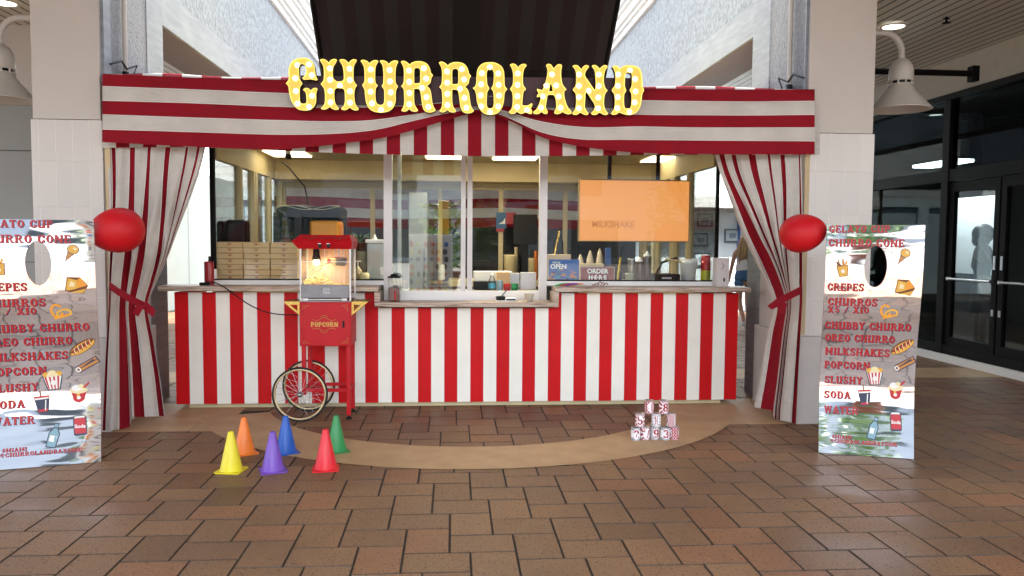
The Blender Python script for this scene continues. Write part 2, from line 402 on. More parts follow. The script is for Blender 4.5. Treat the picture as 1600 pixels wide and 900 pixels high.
# ------------------------------------------------------------------ slab lettering made of small flat pieces
def ring(cx, cy, rx, ry, tx, ty, a0=0, a1=360, n=14):
    out = []
    for i in range(n):
        a = rad(a0+(a1-a0)*i/n); b = rad(a0+(a1-a0)*(i+1)/n)
        o = lambda t, k: (cx+math.cos(t)*(rx-k*tx), cy+math.sin(t)*(ry-k*ty))
        out.append([o(a, 0), o(b, 0), o(b, 1), o(a, 1)])
    return out
def R_(x0, y0, x1, y1): return [[(x0, y0), (x1, y0), (x1, y1), (x0, y1)]]
def ST(x, t=.24, top=1, bot=1, spur=1):
    o = R_(x, 0, x+t, 1)
    if top: o += R_(x-.06, .87, x+t+.06, 1)
    if bot: o += R_(x-.06, 0, x+t+.06, .13)
    if spur: o += [[(x-.05, .5), (x+t/2, .38), (x+t+.05, .5), (x+t/2, .62)]]
    return o
def OB(x, y0, y1, w, t=.24, th=.13, a0=0, a1=360):
    return ring(x+w/2, (y0+y1)/2, w/2, (y1-y0)/2, t, th, a0, a1, 16)
def glyph(ch):
    L = {
     'A': (.92, [[(.06, 0), (.28, 0), (.52, 1), (.36, 1)], [(.40, 1), (.56, 1), (.90, 0), (.62, 0)]] + R_(.24, .28, .66, .40)+R_(0, 0, .34, .12)+R_(.54, 0, .96, .12)),
     'B': (.80, ST(.06)+OB(.10, .46, 1, .62, .22, .13, -90, 90)+OB(.10, 0, .56, .68, .22, .13, -90, 90)+R_(.2, .87, .42, 1)+R_(.2, .45, .42, .57)+R_(.2, 0, .42, .13)),
     'C': (.82, OB(.02, 0, 1, .78, .25, .13, 38, 322)+R_(.54, .64, .80, .92)+R_(.54, .08, .80, .36)+[[(-.03, .5), (.1, .40), (.24, .5), (.1, .6)]]),
     'D': (.84, ST(.06)+OB(.06, 0, 1, .76, .25, .13, -90, 90)+R_(.2, .87, .45, 1)+R_(.2, 0, .45, .13)),
     'E': (.78, ST(.06)+R_(.2, .87, .74, 1)+R_(.2, 0, .76, .13)+R_(.2, .44, .56, .56)+R_(.64, .72, .74, 1)+R_(.66, 0, .76, .28)+R_(.48, .36, .58, .64)),
     'F': (.74, ST(.06)+R_(.2, .87, .72, 1)+R_(.2, .44, .56, .56)+R_(.62, .72, .72, 1)),
     'G': (.86, OB(.02, 0, 1, .78, .25, .13, 38, 360)+R_(.54, .64, .80, .92)+R_(.56, 0, .80, .42)+R_(.44, .38, .84, .50)),
     'H': (.94, ST(.06)+ST(.62)+R_(.26, .44, .66, .56)),
     'I': (.40, ST(.08)), '1': (.44, ST(.12)+[[(0, .70), (.12, .70), (.16, 1), (.08, .88)]]),
     'J': (.6, ST(.3, bot=0)+OB(0, 0, .5, .54, .2, .13, 180, 360)),
     'K': (.90, ST(.06)+[[(.28, .42), (.42, .52), (.84, 1), (.60, 1)], [(.30, .56), (.50, .60), (.88, 0), (.60, 0)]]+R_(.52, .88, .90, 1)+R_(.52, 0, .92, .12)),
     'L': (.74, ST(.06)+R_(.2, 0, .72, .13)+R_(.62, 0, .72, .32)),
     'M': (1.12, ST(.06)+ST(.80)+[[(.10, 1), (.32, 1), (.60, .2), (.50, .2)], [(.80, 1), (.98, 1), (.60, .2), (.50, .2)]]),
     'N': (.96, ST(.06, .2)+ST(.68, .2)+[[(.06, 1), (.30, 1), (.88, 0), (.64, 0)]]),
     'O': (.84, OB(.02, 0, 1, .80, .26, .13)+[[(-.03, .5), (.1, .40), (.2, .5), (.1, .6)], [(.87, .5), (.74, .40), (.64, .5), (.74, .6)]]),
     '0': (.72, OB(.02, 0, 1, .68, .22, .13)),
     'P': (.78, ST(.06)+OB(.06, .40, 1, .68, .24, .13, -90, 90)+R_(.2, .87, .42, 1)+R_(.2, .40, .42, .52)),
     'R': (.90, ST(.06)+OB(.06, .44, 1, .70, .24, .13, -90, 90)+R_(.2, .87, .42, 1)+R_(.2, .44, .42, .56)+[[(.36, .5), (.58, .5), (.88, 0), (.62, 0)]]+R_(.58, 0, .94, .12)),
     'S': (.76, OB(.03, .44, 1, .70, .24, .13, 40, 270)+OB(.03, 0, .56, .70, .24, .13, -140, 90)+R_(.56, .68, .70, .98)+R_(.03, .02, .17, .32)),
     'T': (.80, ST(.28, top=0)+R_(.02, .86, .78, 1)+R_(.02, .68, .12, 1)+R_(.68, .68, .78, 1)),
     'U': (.92, [p for p in ST(.06, bot=0)]+ST(.60, bot=0)+OB(.06, 0, .6, .78, .24, .14, 180, 360)),
     'V': (.88, [[(.04, 1), (.30, 1), (.52, 0), (.36, 0)], [(.62, 1), (.82, 1), (.52, 0), (.40, 0)]]+R_(0, .88, .36, 1)+R_(.56, .88, .90, 1)),
     'W': (1.2, [[(.04, 1), (.28, 1), (.42, 0), (.28, 0)], [(.50, 1), (.66, 1), (.42, 0), (.30, 0)], [(.50, 1), (.72, 1), (.90, 0), (.76, 0)], [(.96, 1), (1.12, 1), (.90, 0), (.78, 0)]]+R_(0, .88, .34, 1)+R_(.46, .88, .76, 1)+R_(.88, .88, 1.2, 1)),
     'X': (.88, [[(.04, 1), (.32, 1), (.84, 0), (.56, 0)], [(.64, 1), (.80, 1), (.26, 0), (.08, 0)]]+R_(0, .88, .36, 1)+R_(.54, .88, .86, 1)+R_(0, 0, .34, .12)+R_(.50, 0, .9, .12)),
     'Y': (.86, [[(.04, 1), (.32, 1), (.54, .44), (.34, .44)], [(.62, 1), (.80, 1), (.54, .44), (.40, .44)]]+R_(.32, 0, .56, .5)+R_(.24, 0, .64, .13)+R_(0, .88, .36, 1)+R_(.54, .88, .86, 1)),
     '2': (.72, OB(.03, .42, 1, .64, .22, .14, -30, 190)+[[(.40, .52), (.64, .60), (.34, .14), (.05, .14)]]+R_(.03, 0, .68, .16)+R_(.58, 0, .68, .26)),
     '3': (.72, OB(.03, .46, 1, .62, .22, .13, -90, 170)+OB(.03, 0, .56, .66, .22, .13, -170, 90)),
     '4': (.76, R_(.40, 0, .62, 1)+R_(0, .22, .74, .34)+[[(0, .34), (.14, .34), (.46, 1), (.40, 1)]]+R_(.32, 0, .70, .1)),
     '5': (.72, R_(.10, .84, .64, 1)+R_(.10, .5, .24, 1)+OB(.03, 0, .64, .66, .22, .13, -165, 140)),
     '7': (.70, R_(.03, .84, .68, 1)+R_(.03, .7, .13, 1)+[[(.50, .9), (.68, .9), (.44, 0), (.20, 0)]]),
     '8': (.72, OB(.06, .46, 1, .58, .19, .13)+OB(.03, 0, .56, .64, .2, .13)),
     '9': (.72, OB(.03, .36, 1, .64, .2, .13)+OB(.03, 0, 1, .64, .2, .13, -60, 60)+OB(.03, 0, .5, .64, .2, .13, -150, -50)),
     '/': (.6, [[(.0, 0), (.14, 0), (.6, 1), (.46, 1)]]), '.': (.3, R_(.06, 0, .22, .16)),
     '#': (.7, R_(.16, 0, .26, 1)+R_(.44, 0, .54, 1)+R_(0, .26, .7, .38)+R_(0, .60, .7, .72)),
     '@': (.9, OB(.02, 0, 1, .84, .1, .1, 0, 320)+OB(.24, .28, .74, .4, .12, .1)), ' ': (.42, []), "'": (.22, R_(.04, .7, .16, 1)),
    }
    return L[ch]
def slab(s, mb, f, x, z, h, width=None, mi=0, track=.1, lift=0.0, stag=.00012, slant=0.0):
    """letters of height h starting at (x,z); f(x,z,out) maps to 3D; out = distance off the surface"""
    tot = sum(glyph(c)[0]+track for c in s)-track
    k = (width/tot) if width else h
    cx = x; n = 0
    for c in s:
        wd, polys = glyph(c)
        for p in polys:
            n = (n+1) % 7
            mb.add([f(cx+a*k, z+b*h+slant*(cx+a*k-x), lift+n*stag) for a, b in p], [tuple(range(len(p)))], mi)
        cx += (wd+track)*k
    return cx
def btext(s, size=1, bold=.0, align='CENTER', spacing=1.0):
    cu = bpy.data.curves.new('txt', 'FONT'); cu.body = s; cu.size = size; cu.offset = bold; cu.align_x = align; cu.align_y = 'CENTER'
    cu.space_character = spacing; cu.resolution_u = 3
    o = bpy.data.objects.new('txt', cu); col.objects.link(o)
    bpy.context.view_layer.update()
    me = bpy.data.meshes.new_from_object(o.evaluated_get(bpy.context.evaluated_depsgraph_get()))
    vs = [v.co.copy() for v in me.vertices]; fs = [list(p.vertices) for p in me.polygons]
    bpy.data.objects.remove(o); bpy.data.curves.remove(cu); bpy.data.meshes.remove(me)
    return vs, fs
def put_text(mb, s, f, size, bold=0, mi=0, align='CENTER', spacing=1.0, sx=1.0):
    vs, fs = btext(s, size, bold, align, spacing)
    mb.add([f(v.x*sx, v.y) for v in vs], fs, mi)
# =================================================================== SETTING: ground
BL, BW = .342, .236
BX0, BY0 = -.012, 4.526            # a joint corner measured in the photo
def in_ring(x, y, m=0.0):
    r = math.hypot(x-.2, y-8.0)
    if y < 7.5 and 2.0-m < r < 2.6+m and (y < 6.75 or abs(x-.2) > 1.4): return True
    if y > 6.62-m and y < 7.65+m and (1.6-m < x < 3.7 or -3.6 < x < -1.75+m) and r > 2.0-m: return True
    return False
def build_paving():
    mb = MB(); tints = []
    g, bv = .0065, .0035
    base = [(.250, .140, .072), (.236, .134, .070), (.265, .152, .078), (.245, .140, .074), (.226, .128, .068), (.275, .138, .070), (.234, .136, .076)]
    x0, x1, y0, y1 = -9.5, 9.5, -1.5, 17.5
    def brick(ax, ay, bx, by):
        cx, cy = (ax+bx)/2, (ay+by)/2
        if not (x0 < cx < x1 and y0 < cy < y1): return
        inside = [in_ring(px, py) for px in (ax+.01, cx, bx-.01) for py in (ay+.01, cy, by-.01)]
        if all(inside): return
        dz = random.uniform(-.0012, .0012); tl = random.uniform(-.0012, .0012)
        a0, b0, a1, b1 = ax+g/2, ay+g/2, bx-g/2, by-g/2
        zt = lambda x: dz + tl*(x-cx)/.3
        top = [(a0+bv, b0+bv, zt(a0)), (a1-bv, b0+bv, zt(a1)), (a1-bv, b1-bv, zt(a1)), (a0+bv, b1-bv, zt(a0))]
        mid = [(a0, b0, -.005), (a1, b0, -.005), (a1, b1, -.005), (a0, b1, -.005)]
        bot = [(a0, b0, -.03), (a1, b0, -.03), (a1, b1, -.03), (a0, b1, -.03)]
        near = cy < 9 and abs(cx) < 5
        fs = [(0, 1, 2, 3)]+[(i, 4+i, 4+(i+1) % 4, (i+1) % 4) for i in range(4)]
        if near: fs += [(4+i, 8+i, 8+(i+1) % 4, 4+(i+1) % 4) for i in range(4)]
        mb.add(top+mid+(bot if near else []), fs)
        c = random.choice(base); k = random.uniform(.92, 1.06)
        if random.random() < .04: k *= .75
        if cy > 6.2 and random.random() < .35: c = (.215, .100, .058)
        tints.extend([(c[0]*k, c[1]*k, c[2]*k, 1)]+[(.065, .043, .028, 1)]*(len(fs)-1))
    # general herringbone lattice: a=(W,W) b=(L,-L) ; H at origin, V beside it with its far edge aligned
    for i in range(-130, 130):
        for j in range(-60, 60):
            ox = BX0 + i*BW + j*BL; oy = BY0 + i*BW - j*BL
            if not (x0-1 < ox < x1+1 and y0-1 < oy < y1+1): continue
            brick(ox-BL, oy-BW, ox, oy)               # lies across
            brick(ox, oy-BL, ox+BW, oy)               # lies along the depth
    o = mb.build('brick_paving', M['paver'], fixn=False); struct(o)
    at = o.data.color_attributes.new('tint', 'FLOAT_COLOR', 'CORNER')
    k = 0
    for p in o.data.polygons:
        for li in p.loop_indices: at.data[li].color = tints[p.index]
    return o
build_paving()
g_ = MB(); g_.quad((-90, -70, -.0042), (90, -70, -.0042), (90, 120, -.0042), (-90, 120, -.0042))
struct(g_.build('ground', M['joint']))
g_ = MB(); g_.box(-40, 40, -60, -1.6, -.02, .004); struct(g_.build('plaza_paving', mat('plaza_pave', (.12, .11, .10), .6, var=.12, vscale=.6)))

def ringpoly():
    mb = MB(); n = 96; c = (.2, 8.0); vs = []; fs = []
    z = .004
    a0, a1 = rad(180+20), rad(360-20)
    for i in range(n+1):
        a = a0+(a1-a0)*i/n
        for r in (2.0, 2.2, 2.4, 2.6): vs.append((c[0]+r*math.cos(a), c[1]+r*math.sin(a), z))
    for i in range(n):
        for k in range(3): fs.append((i*4+k, (i+1)*4+k, (i+1)*4+k+1, i*4+k+1))
    mb.add(vs, fs); return mb
struct(ringpoly().build('curved_concrete_band', M['concrete']))
pd = MB()
pd.box(2.05, 3.75, 6.66, 7.75, -.02, .0015); pd.box(-3.6, -1.95, 6.62, 7.75, -.02, .0015)
struct(pd.build('concrete_pad', M['concrete']))
pd = MB(); pd.box(-9, 9, 8.9, 9.6, -.02, .002)
struct(pd.build('concrete_strip', M['concrete']))

# =================================================================== building structure
def column(x0, x1, side, label):
    t = thing('column', label, 'column', ((x0+x1)/2, 7.1, 0), group='white tiled columns beside the stall')
    a = MB(); a.box(x0, x1, 6.67, 7.6, 2.555, 6.0, bev=.006); a.build('plaster_shaft', M['plaster'], t)
    a = MB(); a.box(x0-.012, x1+.012, 6.66, 7.61, .78, 2.55, bev=.004); o = a.build('tiled_shaft', M['tile'], t)
    a = MB(); a.box(x0-.05, x1+.05, 6.62, 7.64, 0, .78, bev=.01); a.build('plinth', M['plinth'], t)
column(-3.38, -2.85, -1, 'white tiled column left of the stall behind the left balloon')
column(3.07, 3.66, 1, 'white tiled column right of the stall behind the right balloon')

XL, XR = -2.86, 3.12
def side_frame(s):
    X = XL if s < 0 else XR; out = X+s*.55
    nm = 'left' if s < 0 else 'right'
    t = thing('stucco_pillar', 'grey rough stucco pillar above the striped awning, %s side' % nm, 'pillar', (X+s*.3, 7.9, 0), group='stucco pillars behind the columns')
    a = MB(); a.box(X+s*.04, out, 7.70, 8.1, 0, 6.5); a.build('pillar_body', M['stucco'], t)
    a = MB(); a.box(X, X+s*.07, 7.68, 8.12, 0, 6.5); a.box(X+s*.34, X+s*.46, 7.67, 7.72, 2.2, 6.5); a.build('edge_band', M['band'], t)
    xf = -2.85 if s < 0 else 3.07; xi = xf-s*.02
    ys = [XP(q, 60, xf).y for q in ((168, 225) if s < 0 else (1262, 1207))]
    a = MB(); a.box(xf, xi, ys[0], ys[1], 2.86, 6.2); a.build('stucco_side', M['stucco'], t)
    a = MB(); a.box(xf, xi-s*.006, 6.70, ys[0], 2.86, 6.2); a.box(xf, xi-s*.006, ys[1], 7.68, 2.86, 6.2); a.build('side_band', M['band'], t)
    yc = XP(195 if s < 0 else 1235, 60, xi-s*.03).y
    a = MB(); a.tube([(xi-s*.03, yc, 2.86), (xi-s*.03, yc, 6.2)], .020, 10); a.build('conduit', M['lampgrey'], t)
    a = MB(); a.tube([(xi-s*.03, yc-.3, 3.02), (xi-s*.06, yc-.15, 3.08), (xi-s*.05, yc-.02, 3.04), (xi-s*.08, yc+.12, 3.1), (xi-s*.07, yc+.06, 3.0)], .009, 6); a.lathe([(.028, 2.95), (.028, 3.02), (.001, 3.02)], (xi-s*.03, yc, 0), 10); a.build('loose_wire', M['black'], t)
    zb = 3.70 if s < 0 else 3.74
    t = thing('gallery_beam', 'long rough stucco beam running back on the %s, smooth band along its foot' % nm, 'beam', (X+s*.2, 12, zb), group='stucco beams along the open aisle')
    a = MB(); a.box(X, out, 8.12, 30, zb, zb+.36); a.build('lower_band', M['band'], t)
    a = MB(); a.box(X+s*.03, out, 8.12, 30, zb+.36, 5.35); a.build('rough_face', M['stucco2'], t)
    a = MB(); a.box(X+s*.02, X+s*.06, 8.12, 30, zb+.352, zb+.366); a.build('joint_line', M['black'], t)
    # stepped cornice
    a = MB(); zz = 5.35; xx = X
    for dz, dx in ((.10, .02), (.06, .07), (.14, .12), (.06, .17), (.16, .22), (.05, .27)):
        a.box(xx-s*dx, out, 8.12, 30, zz, zz+dz); zz += dz
    a.build('cornice', M['cornice'], t)
    a = MB(); a.box(X+s*.03, out-s*.01, 8.14, 30, zb-.012, zb-.002); a.build('soffit', M['soffit'], t)
side_frame(-1); side_frame(1)

# gallery ceilings (slatted) left and right of the aisle, and the roof over the forecourt behind the photographer's head
def ceiling(x0, x1, y0, y1, z, nm='gallery_ceiling'):
    a = MB(); a.box(x0, x1, y0, y1, z, z+.15); return struct(a.build(nm, M['slats']))
ceiling(3.67, 7.2, -4, 14.5, 4.08); ceiling(-9, -3.42, -4, 12.5, 4.08)
a = MB(); a.box(-3.42, 3.67, -.9, 6.3, 4.9, 5.1); struct(a.build('forecourt_roof', M['soffit']))
a = MB(); a.box(3.55, 3.67, -1, 6.66, 3.9, 5.3); struct(a.build('gallery_fascia', M['plaster']))
a = MB(); a.box(-3.42, -3.3, -1, 6.66, 3.9, 5.3); struct(a.build('gallery_fascia', M['plaster']))

# ---- right-hand shop front of dark glass
SX = 6.72
def storefront():
    t = thing('dark_storefront', 'dark glass shop front with black frames on the right of the walkway', 'shop front', (SX, 9.5, 0))
    a = MB(); a.box(SX, SX+.25, 4.5, 16, 3.62, 4.08); a.build('white_header', mat('header_paint', (.36, .33, .30), .6, var=.05), t)
    a = MB(); a.box(SX-.05, SX+.2, 4.5, 16, 3.54, 3.62)
    a.box(SX-.03, SX+.08, 4.5, 16, 2.44, 2.60)
    for y in (6.0, 8.05, 10.22, 12.6, 14.2): a.box(SX-.04, SX+.1, y, y+.14, .1, 3.54)
    a.box(SX-.03, SX+.08, 4.5, 16, .1, .22)
    a.build('black_frame', M['blackm'], t)
    a = MB(); a.box(SX-.08, SX+.2, 4.5, 16, 0, .10); a.build('white_kerb', M['white'], t)
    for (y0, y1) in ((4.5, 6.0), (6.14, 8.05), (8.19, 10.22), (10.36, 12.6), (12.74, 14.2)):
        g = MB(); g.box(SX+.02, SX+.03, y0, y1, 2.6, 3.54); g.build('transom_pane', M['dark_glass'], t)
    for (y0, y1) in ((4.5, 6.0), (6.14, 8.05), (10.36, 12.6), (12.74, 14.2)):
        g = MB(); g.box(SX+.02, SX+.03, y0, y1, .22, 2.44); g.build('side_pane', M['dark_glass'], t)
    for k, (y0, y1) in enumerate(((9.22, 10.2), (8.21, 9.19))):
        d = MB()
        d.box(SX-.01, SX+.05, y0, y0+.09, .12, 2.42); d.box(SX-.01, SX+.05, y1-.09, y1, .12, 2.42)
        d.box(SX-.01, SX+.05, y0+.09, y1-.09, 2.30, 2.42); d.box(SX-.01, SX+.05, y0+.09, y1-.09, .12, .34)
        do = d.build('glass_door', M['blackm'], t)
        g = MB(); g.box(SX+.018, SX+.026, y0+.09, y1-.09, .34, 2.30); g.build('door_pane', M['door_glass'], do)
        h = MB(); h.tube([(SX-.05, y0+.06, 1.13), (SX-.05, y1-.06, 1.13)], .014, 8)
        h.box(SX-.06, SX-.01, y0+.06, y0+.09, 1.11, 1.15); h.box(SX-.06, SX-.01, y1-.09, y1-.06, 1.11, 1.15); h.build('push_bar', M['steel'], do)
        lk = MB(); yy = y0+.03 if k == 0 else y1-.07
        lk.box(SX-.016, SX-.01, yy, yy+.04, 1.28, 1.45); lk.build('lock_plate', M['steel'], do)
        lk = MB(); lk.box(SX-.016, SX-.01, yy, yy+.04, .7, .78); lk.build('lock_plate', M['steel'], do)
    # dim shop interior
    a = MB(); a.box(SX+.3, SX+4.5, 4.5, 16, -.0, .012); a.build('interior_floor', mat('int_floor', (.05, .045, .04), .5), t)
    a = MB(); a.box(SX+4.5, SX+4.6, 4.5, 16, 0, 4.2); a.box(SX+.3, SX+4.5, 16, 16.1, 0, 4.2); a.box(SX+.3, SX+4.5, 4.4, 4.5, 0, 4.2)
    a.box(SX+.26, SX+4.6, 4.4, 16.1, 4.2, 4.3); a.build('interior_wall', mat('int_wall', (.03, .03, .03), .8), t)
    a = MB(); a.box(SX+1.93, SX+2.0, 11.9, 13.15, 1.1, 2.38); a.build('figure_backdrop', mat('backdrop_paint', (.62, .66, .66), .7), t)  # pale panel added as a bright backdrop for the dark figure
    a = MB(); a.box(SX+1.2, SX+1.55, 12.0, 13.1, 2.9, 2.95); a.build('backdrop_fill_light', mat('fill_glow', (1, 1, 1), .5, emit=(.92, .97, 1), es=10), t)  # added lamp slab, only there to brighten the panel behind the figure
storefront()


def wall_thing(name, label, cat, x0, x1, y0, y1, z0, z1, m):
    a = MB(); a.box(x0, x1, y0, y1, z0, z1, bev=.004); return tag(a.build(name, m), label, cat)
# ---- left gallery: pale grey wall facing us, white wall running back
wg = thing('grey_wall', 'plain grey wall panels seen at the far left beyond the column', 'wall', (-6.6, 9.9, 0))
a = MB(); a.box(-9, -4.6, 9.8, 10, 0, 3.22); a.build('wall_panel', mat('grey_wall', (.27, .265, .245), .6, var=.05, vscale=1), wg)
a = MB(); a.box(-9, -4.6, 9.79, 9.797, 2.62, 2.627); a.box(-9, -4.6, 9.79, 9.797, 1.3, 1.306); a.build('panel_joint', M['black'], wg)
a = MB(); a.box(-9, -4.6, 9.78, 10, 3.22, 4.08); a.build('upper_band', M['plaster'], wg)
ww = thing('white_partition_wall', 'long white boarded wall seen through the gap left of the stall', 'wall', (-6.2, 15, 0))
a = MB(); a.box(-6.3, -6.2, 10.2, 24, 0, 3.2); a.build('board_wall', mat('white_board_wall', (.80, .83, .74), .6, var=.04, vscale=1), ww)
a = MB()
for y in range(11, 24, 2): a.box(-6.197, -6.19, y, y+.012, 0, 3.2)
a.build('board_joint', mat('joint_grey', (.35, .37, .33), .7), ww)
# ---- far end of the aisle: pale building with storefront at ground level
fb = thing('far_building', 'pale white building closing the far end of the aisle', 'building', (0, 24, 0))
a = MB(); a.box(-12, 12, 24, 24.4, 3.0, 14); a.build('siding_wall', M['siding'], fb)
a = MB(); a.box(-12, 12, 24, 24.4, 0, .5); a.box(-12, 12, 23.98, 24.4, 2.75, 3.0)
for x in [-12, -9.4, -6.8, -4.2, -1.6, 1.0, 3.6, 6.2, 8.8, 11.4]: a.box(x, x+.35, 23.98, 24.38, .5, 2.75)
a.build('shop_wall', mat('pale_blue_wall', (.55, .64, .68), .6), fb)
for x in [-12, -9.4, -6.8, -4.2, -1.6, 1.0, 3.6, 6.2, 8.8]:
    g = MB(); g.box(x+.35, x+2.6, 24.1, 24.12, .5, 2.75); g.build('window', mat('far_window', (.45, .55, .6), .1), fb)
for x in (-3.6, 2.2):
    g = MB(); g.box(x, x+1.2, 23.9, 24.0, 7.0, 9.0); f = g.build('window', M['alu_white'], fb)
    g = MB(); g.box(x+.1, x+.55, 23.88, 23.9, 7.1, 8.9); g.box(x+.65, x+1.1, 23.88, 23.9, 7.1, 8.9); g.build('pane', mat('far_pane', (.03, .03, .04), .1), f)


fk = thing('side_shop', 'pale blue panelled shop wall with framed notices right behind the woman', 'shop', (5.6, 18, 0))
a = MB(); a.box(4.0, 7.2, 17.6, 17.8, 0, 4.0); a.build('panel_wall', mat('blue_panel', (.70, .82, .86), .5), fk)
a = MB(); a.box(4.0, 7.2, 16.9, 17.6, 2.35, 2.62, bev=.02); a.build('white_canopy', M['white'], fk)
for i, (x, z) in enumerate(((5.55, 1.95), (5.45, 1.5), (5.5, 1.05), (6.2, 1.6))):
    f = MB(); f.box(x, x+.36, 17.56, 17.6, z, z+.3); fo = f.build('notice_frame', mat('notice_frame', (.12, .16, .2), .5), fk)
    f = MB(); f.box(x+.03, x+.33, 17.55, 17.558, z+.03, z+.27); f.box(x+.1, x+.26, 17.54, 17.55, z+.1, z+.2, 1); f.build('notice', [mat('notice', (.55, .66, .70), .5), mat('notice2', (.22, .3, .36), .5)], fo)
a = MB(); a.box(6.50, 6.54, 17.5, 17.6, .3, 2.2, 0); a.build('red_blue_sign', mat('bluesign', (.05, .12, .4), .4), fk)

# ---- things on the plaza behind the camera: only ever seen mirrored in the glass and the menu boards
def env():
    e = thing('plaza_building', 'pale plaza building opposite the stall', 'building', (0, -44, 0))
    a = MB(); a.box(-46, 46, -45, -44, 0, 7.5); a.build('wall', mat('plaza_wall', (.44, .48, .52), .6), e)
    for x in range(-40, 41, 7):
        a = MB(); a.box(x, x+3.6, -43.98, -43.9, .3, 3.2); a.build('window', mat('env_win', (.04, .05, .06), .2), e)
        a = MB(); a.box(x+.3, x+2.3, -43.98, -43.9, 5, 7); a.build('window', mat('env_win', (.04, .05, .06), .2), e)
    for i, (x, y, h) in enumerate(((-.2, -7.5, 2.7), (1.1, -9.5, 3.2), (-6, -11, 3.4), (7.5, -12, 3.6))):
        b = thing('potted_shrub', ('leafy green shrub in a clay pot, nearest the stall', 'tall leafy shrub in a clay pot, second from the stall', 'leafy shrub in a clay pot at the left edge of the plaza', 'leafy shrub in a clay pot at the right edge of the plaza')[i], 'shrub', (x, y, 0))
        p = MB(); p.lathe([(.28, 0), (.4, .6), (.44, .62), (.44, .7), (.36, .7), (.34, .6)], (x, y, 0), 20); p.build('pot', M['pot'], b)
        f = MB(); rr = random.Random(i)
        for k in range(420):
            a_ = rr.uniform(0, 6.28); r_ = rr.uniform(0, .75)**.7*.9; z_ = rr.uniform(.8, h)
            c = Vector((x+r_*math.cos(a_), y+r_*math.sin(a_), z_)); d = Vector((rr.gauss(0, 1), rr.gauss(0, 1), rr.gauss(0, .6))).normalized()*.16
            n = d.cross(Vector((rr.gauss(0, 1), rr.gauss(0, 1), rr.gauss(0, 1)))).normalized()*.05
            f.add([c-d, c+n, c+d, c-n], [(0, 1, 2, 3)], k % 2)
        f.build('foliage', [M['foliage'], M['leaf2']], b)
    s = thing('souvenir_rack', 'tall rack of colourful souvenirs with a yellow sign on the plaza', 'rack', (-.55, -4.6, 0))
    a = MB(); a.box(-1.1, 0, -4.9, -4.8, 0, 1.75, bev=.01); a.build('back_panel', M['white'], s)
    a = MB(); a.box(-.35, -.1, -4.95, -4.9, 1.75, 2.6, bev=.02); a.build('yellow_sign', mat('env_yellow', (.75, .5, .04), .5), s)
    r2 = random.Random(8); pc = [mat('env_c%d' % i, c, .5) for i, c in enumerate(((.7, .03, .03), (.8, .8, .8), (.05, .15, .5), (.7, .25, .03), (.05, .05, .06), (.8, .7, .2)))]
    for i in range(6):
        for j in range(7):
            x, z = -1.03+i*.17, .35+j*.19
            a = MB(); a.sphere((x+r2.uniform(-.02, .02), -4.75, z), .06, 8, 6, 0, (r2.uniform(.6, 1.1), .5, r2.uniform(.7, 1.4))); a.build('souvenir', r2.choice(pc), s)
    s = thing('souvenir_cart', 'red souvenir cart on the plaza', 'cart', (-3.3, -15.6, 0))
    a = MB(); a.box(-3.9, -2.8, -16, -15.3, .5, 1.2, bev=.03); a.build('body', mat('env_red', (.6, .03, .02), .5), s)
    a = MB(); a.box(-4.0, -2.7, -16.1, -15.2, 2.1, 2.3, bev=.05); a.box(-3.95, -3.9, -15.35, -15.3, 1.2, 2.1); a.box(-2.8, -2.75, -15.35, -15.3, 1.2, 2.1); a.build('canopy', mat('env_or', (.7, .14, .02), .6), s)
    for x in (-3.7, -3.0):
        a = MB(); a.lathe([(.25, -.03), (.25, .03), (.001, .03)], (x, -15.25, .25), 16, axis='Y'); a.build('wheel', M['rubber'], s)
env()

# =================================================================== THE KIOSK
K0, K1 = -2.58, 2.80          # counter ends (Y = 7.5)
YF = 7.5
K0 = P(274, 540, YF).x; K1 = P(1152, 540, YF).x
zlow = P(730, 478, 7.38).z; zhi = P(400, 455, 7.38).z
hx0 = P(592, 470, 7.42).x; hx1 = P(866, 470, 7.42).x
kio = thing('churro_kiosk', 'red and white striped food kiosk with a counter and wide serving windows', 'kiosk', ((K0+K1)/2, 9, 0))
N = 43; sw = (K1-K0)/N
cf = MB()
for i in range(N):
    a, b = K0+i*sw, K0+(i+1)*sw
    segs = [(a, b)]
    for lo in (hx0, hx1):
        segs = [q for (c, d) in segs for q in ([(c, lo), (lo, d)] if c < lo < d else [(c, d)])]
    for (c, d) in segs:
        zt = zlow-.03 if hx0 <= (c+d)/2 <= hx1 else zhi-.02
        dy = .0 if i % 2 == 0 else .0008
        cf.box(c, d, YF+dy, YF+.03, .045, zt, i % 2)
for x, s in ((K0, 1), (K1, -1)): cf.box(x-s*.0015, x+s*.018, YF+.03, 8.4, .045, zhi-.02, 0)
cf.build('striped_counter_front', [M['red_panel'], M['white_panel']], kio)
pp = MB()
for i in range(1, N):
    x = K0+i*sw; zt = zlow-.03 if hx0 < x < hx1 else zhi-.02
    e = .0022
    if i % 2: pp.box(x, x+e*2, YF-.0012, YF+.0005, .045, zt)
    else: pp.box(x-e*2, x, YF-.0012, YF+.0005, .045, zt)
pp.build('edge_highlight', M['white'], kio)  # thin white strips imitate a highlight along the stripes
k = MB(); k.box(K0+.10, K1-.14, YF+.05, YF+.07, 0, .06); k.build('kickboard', M['cream'], kio)
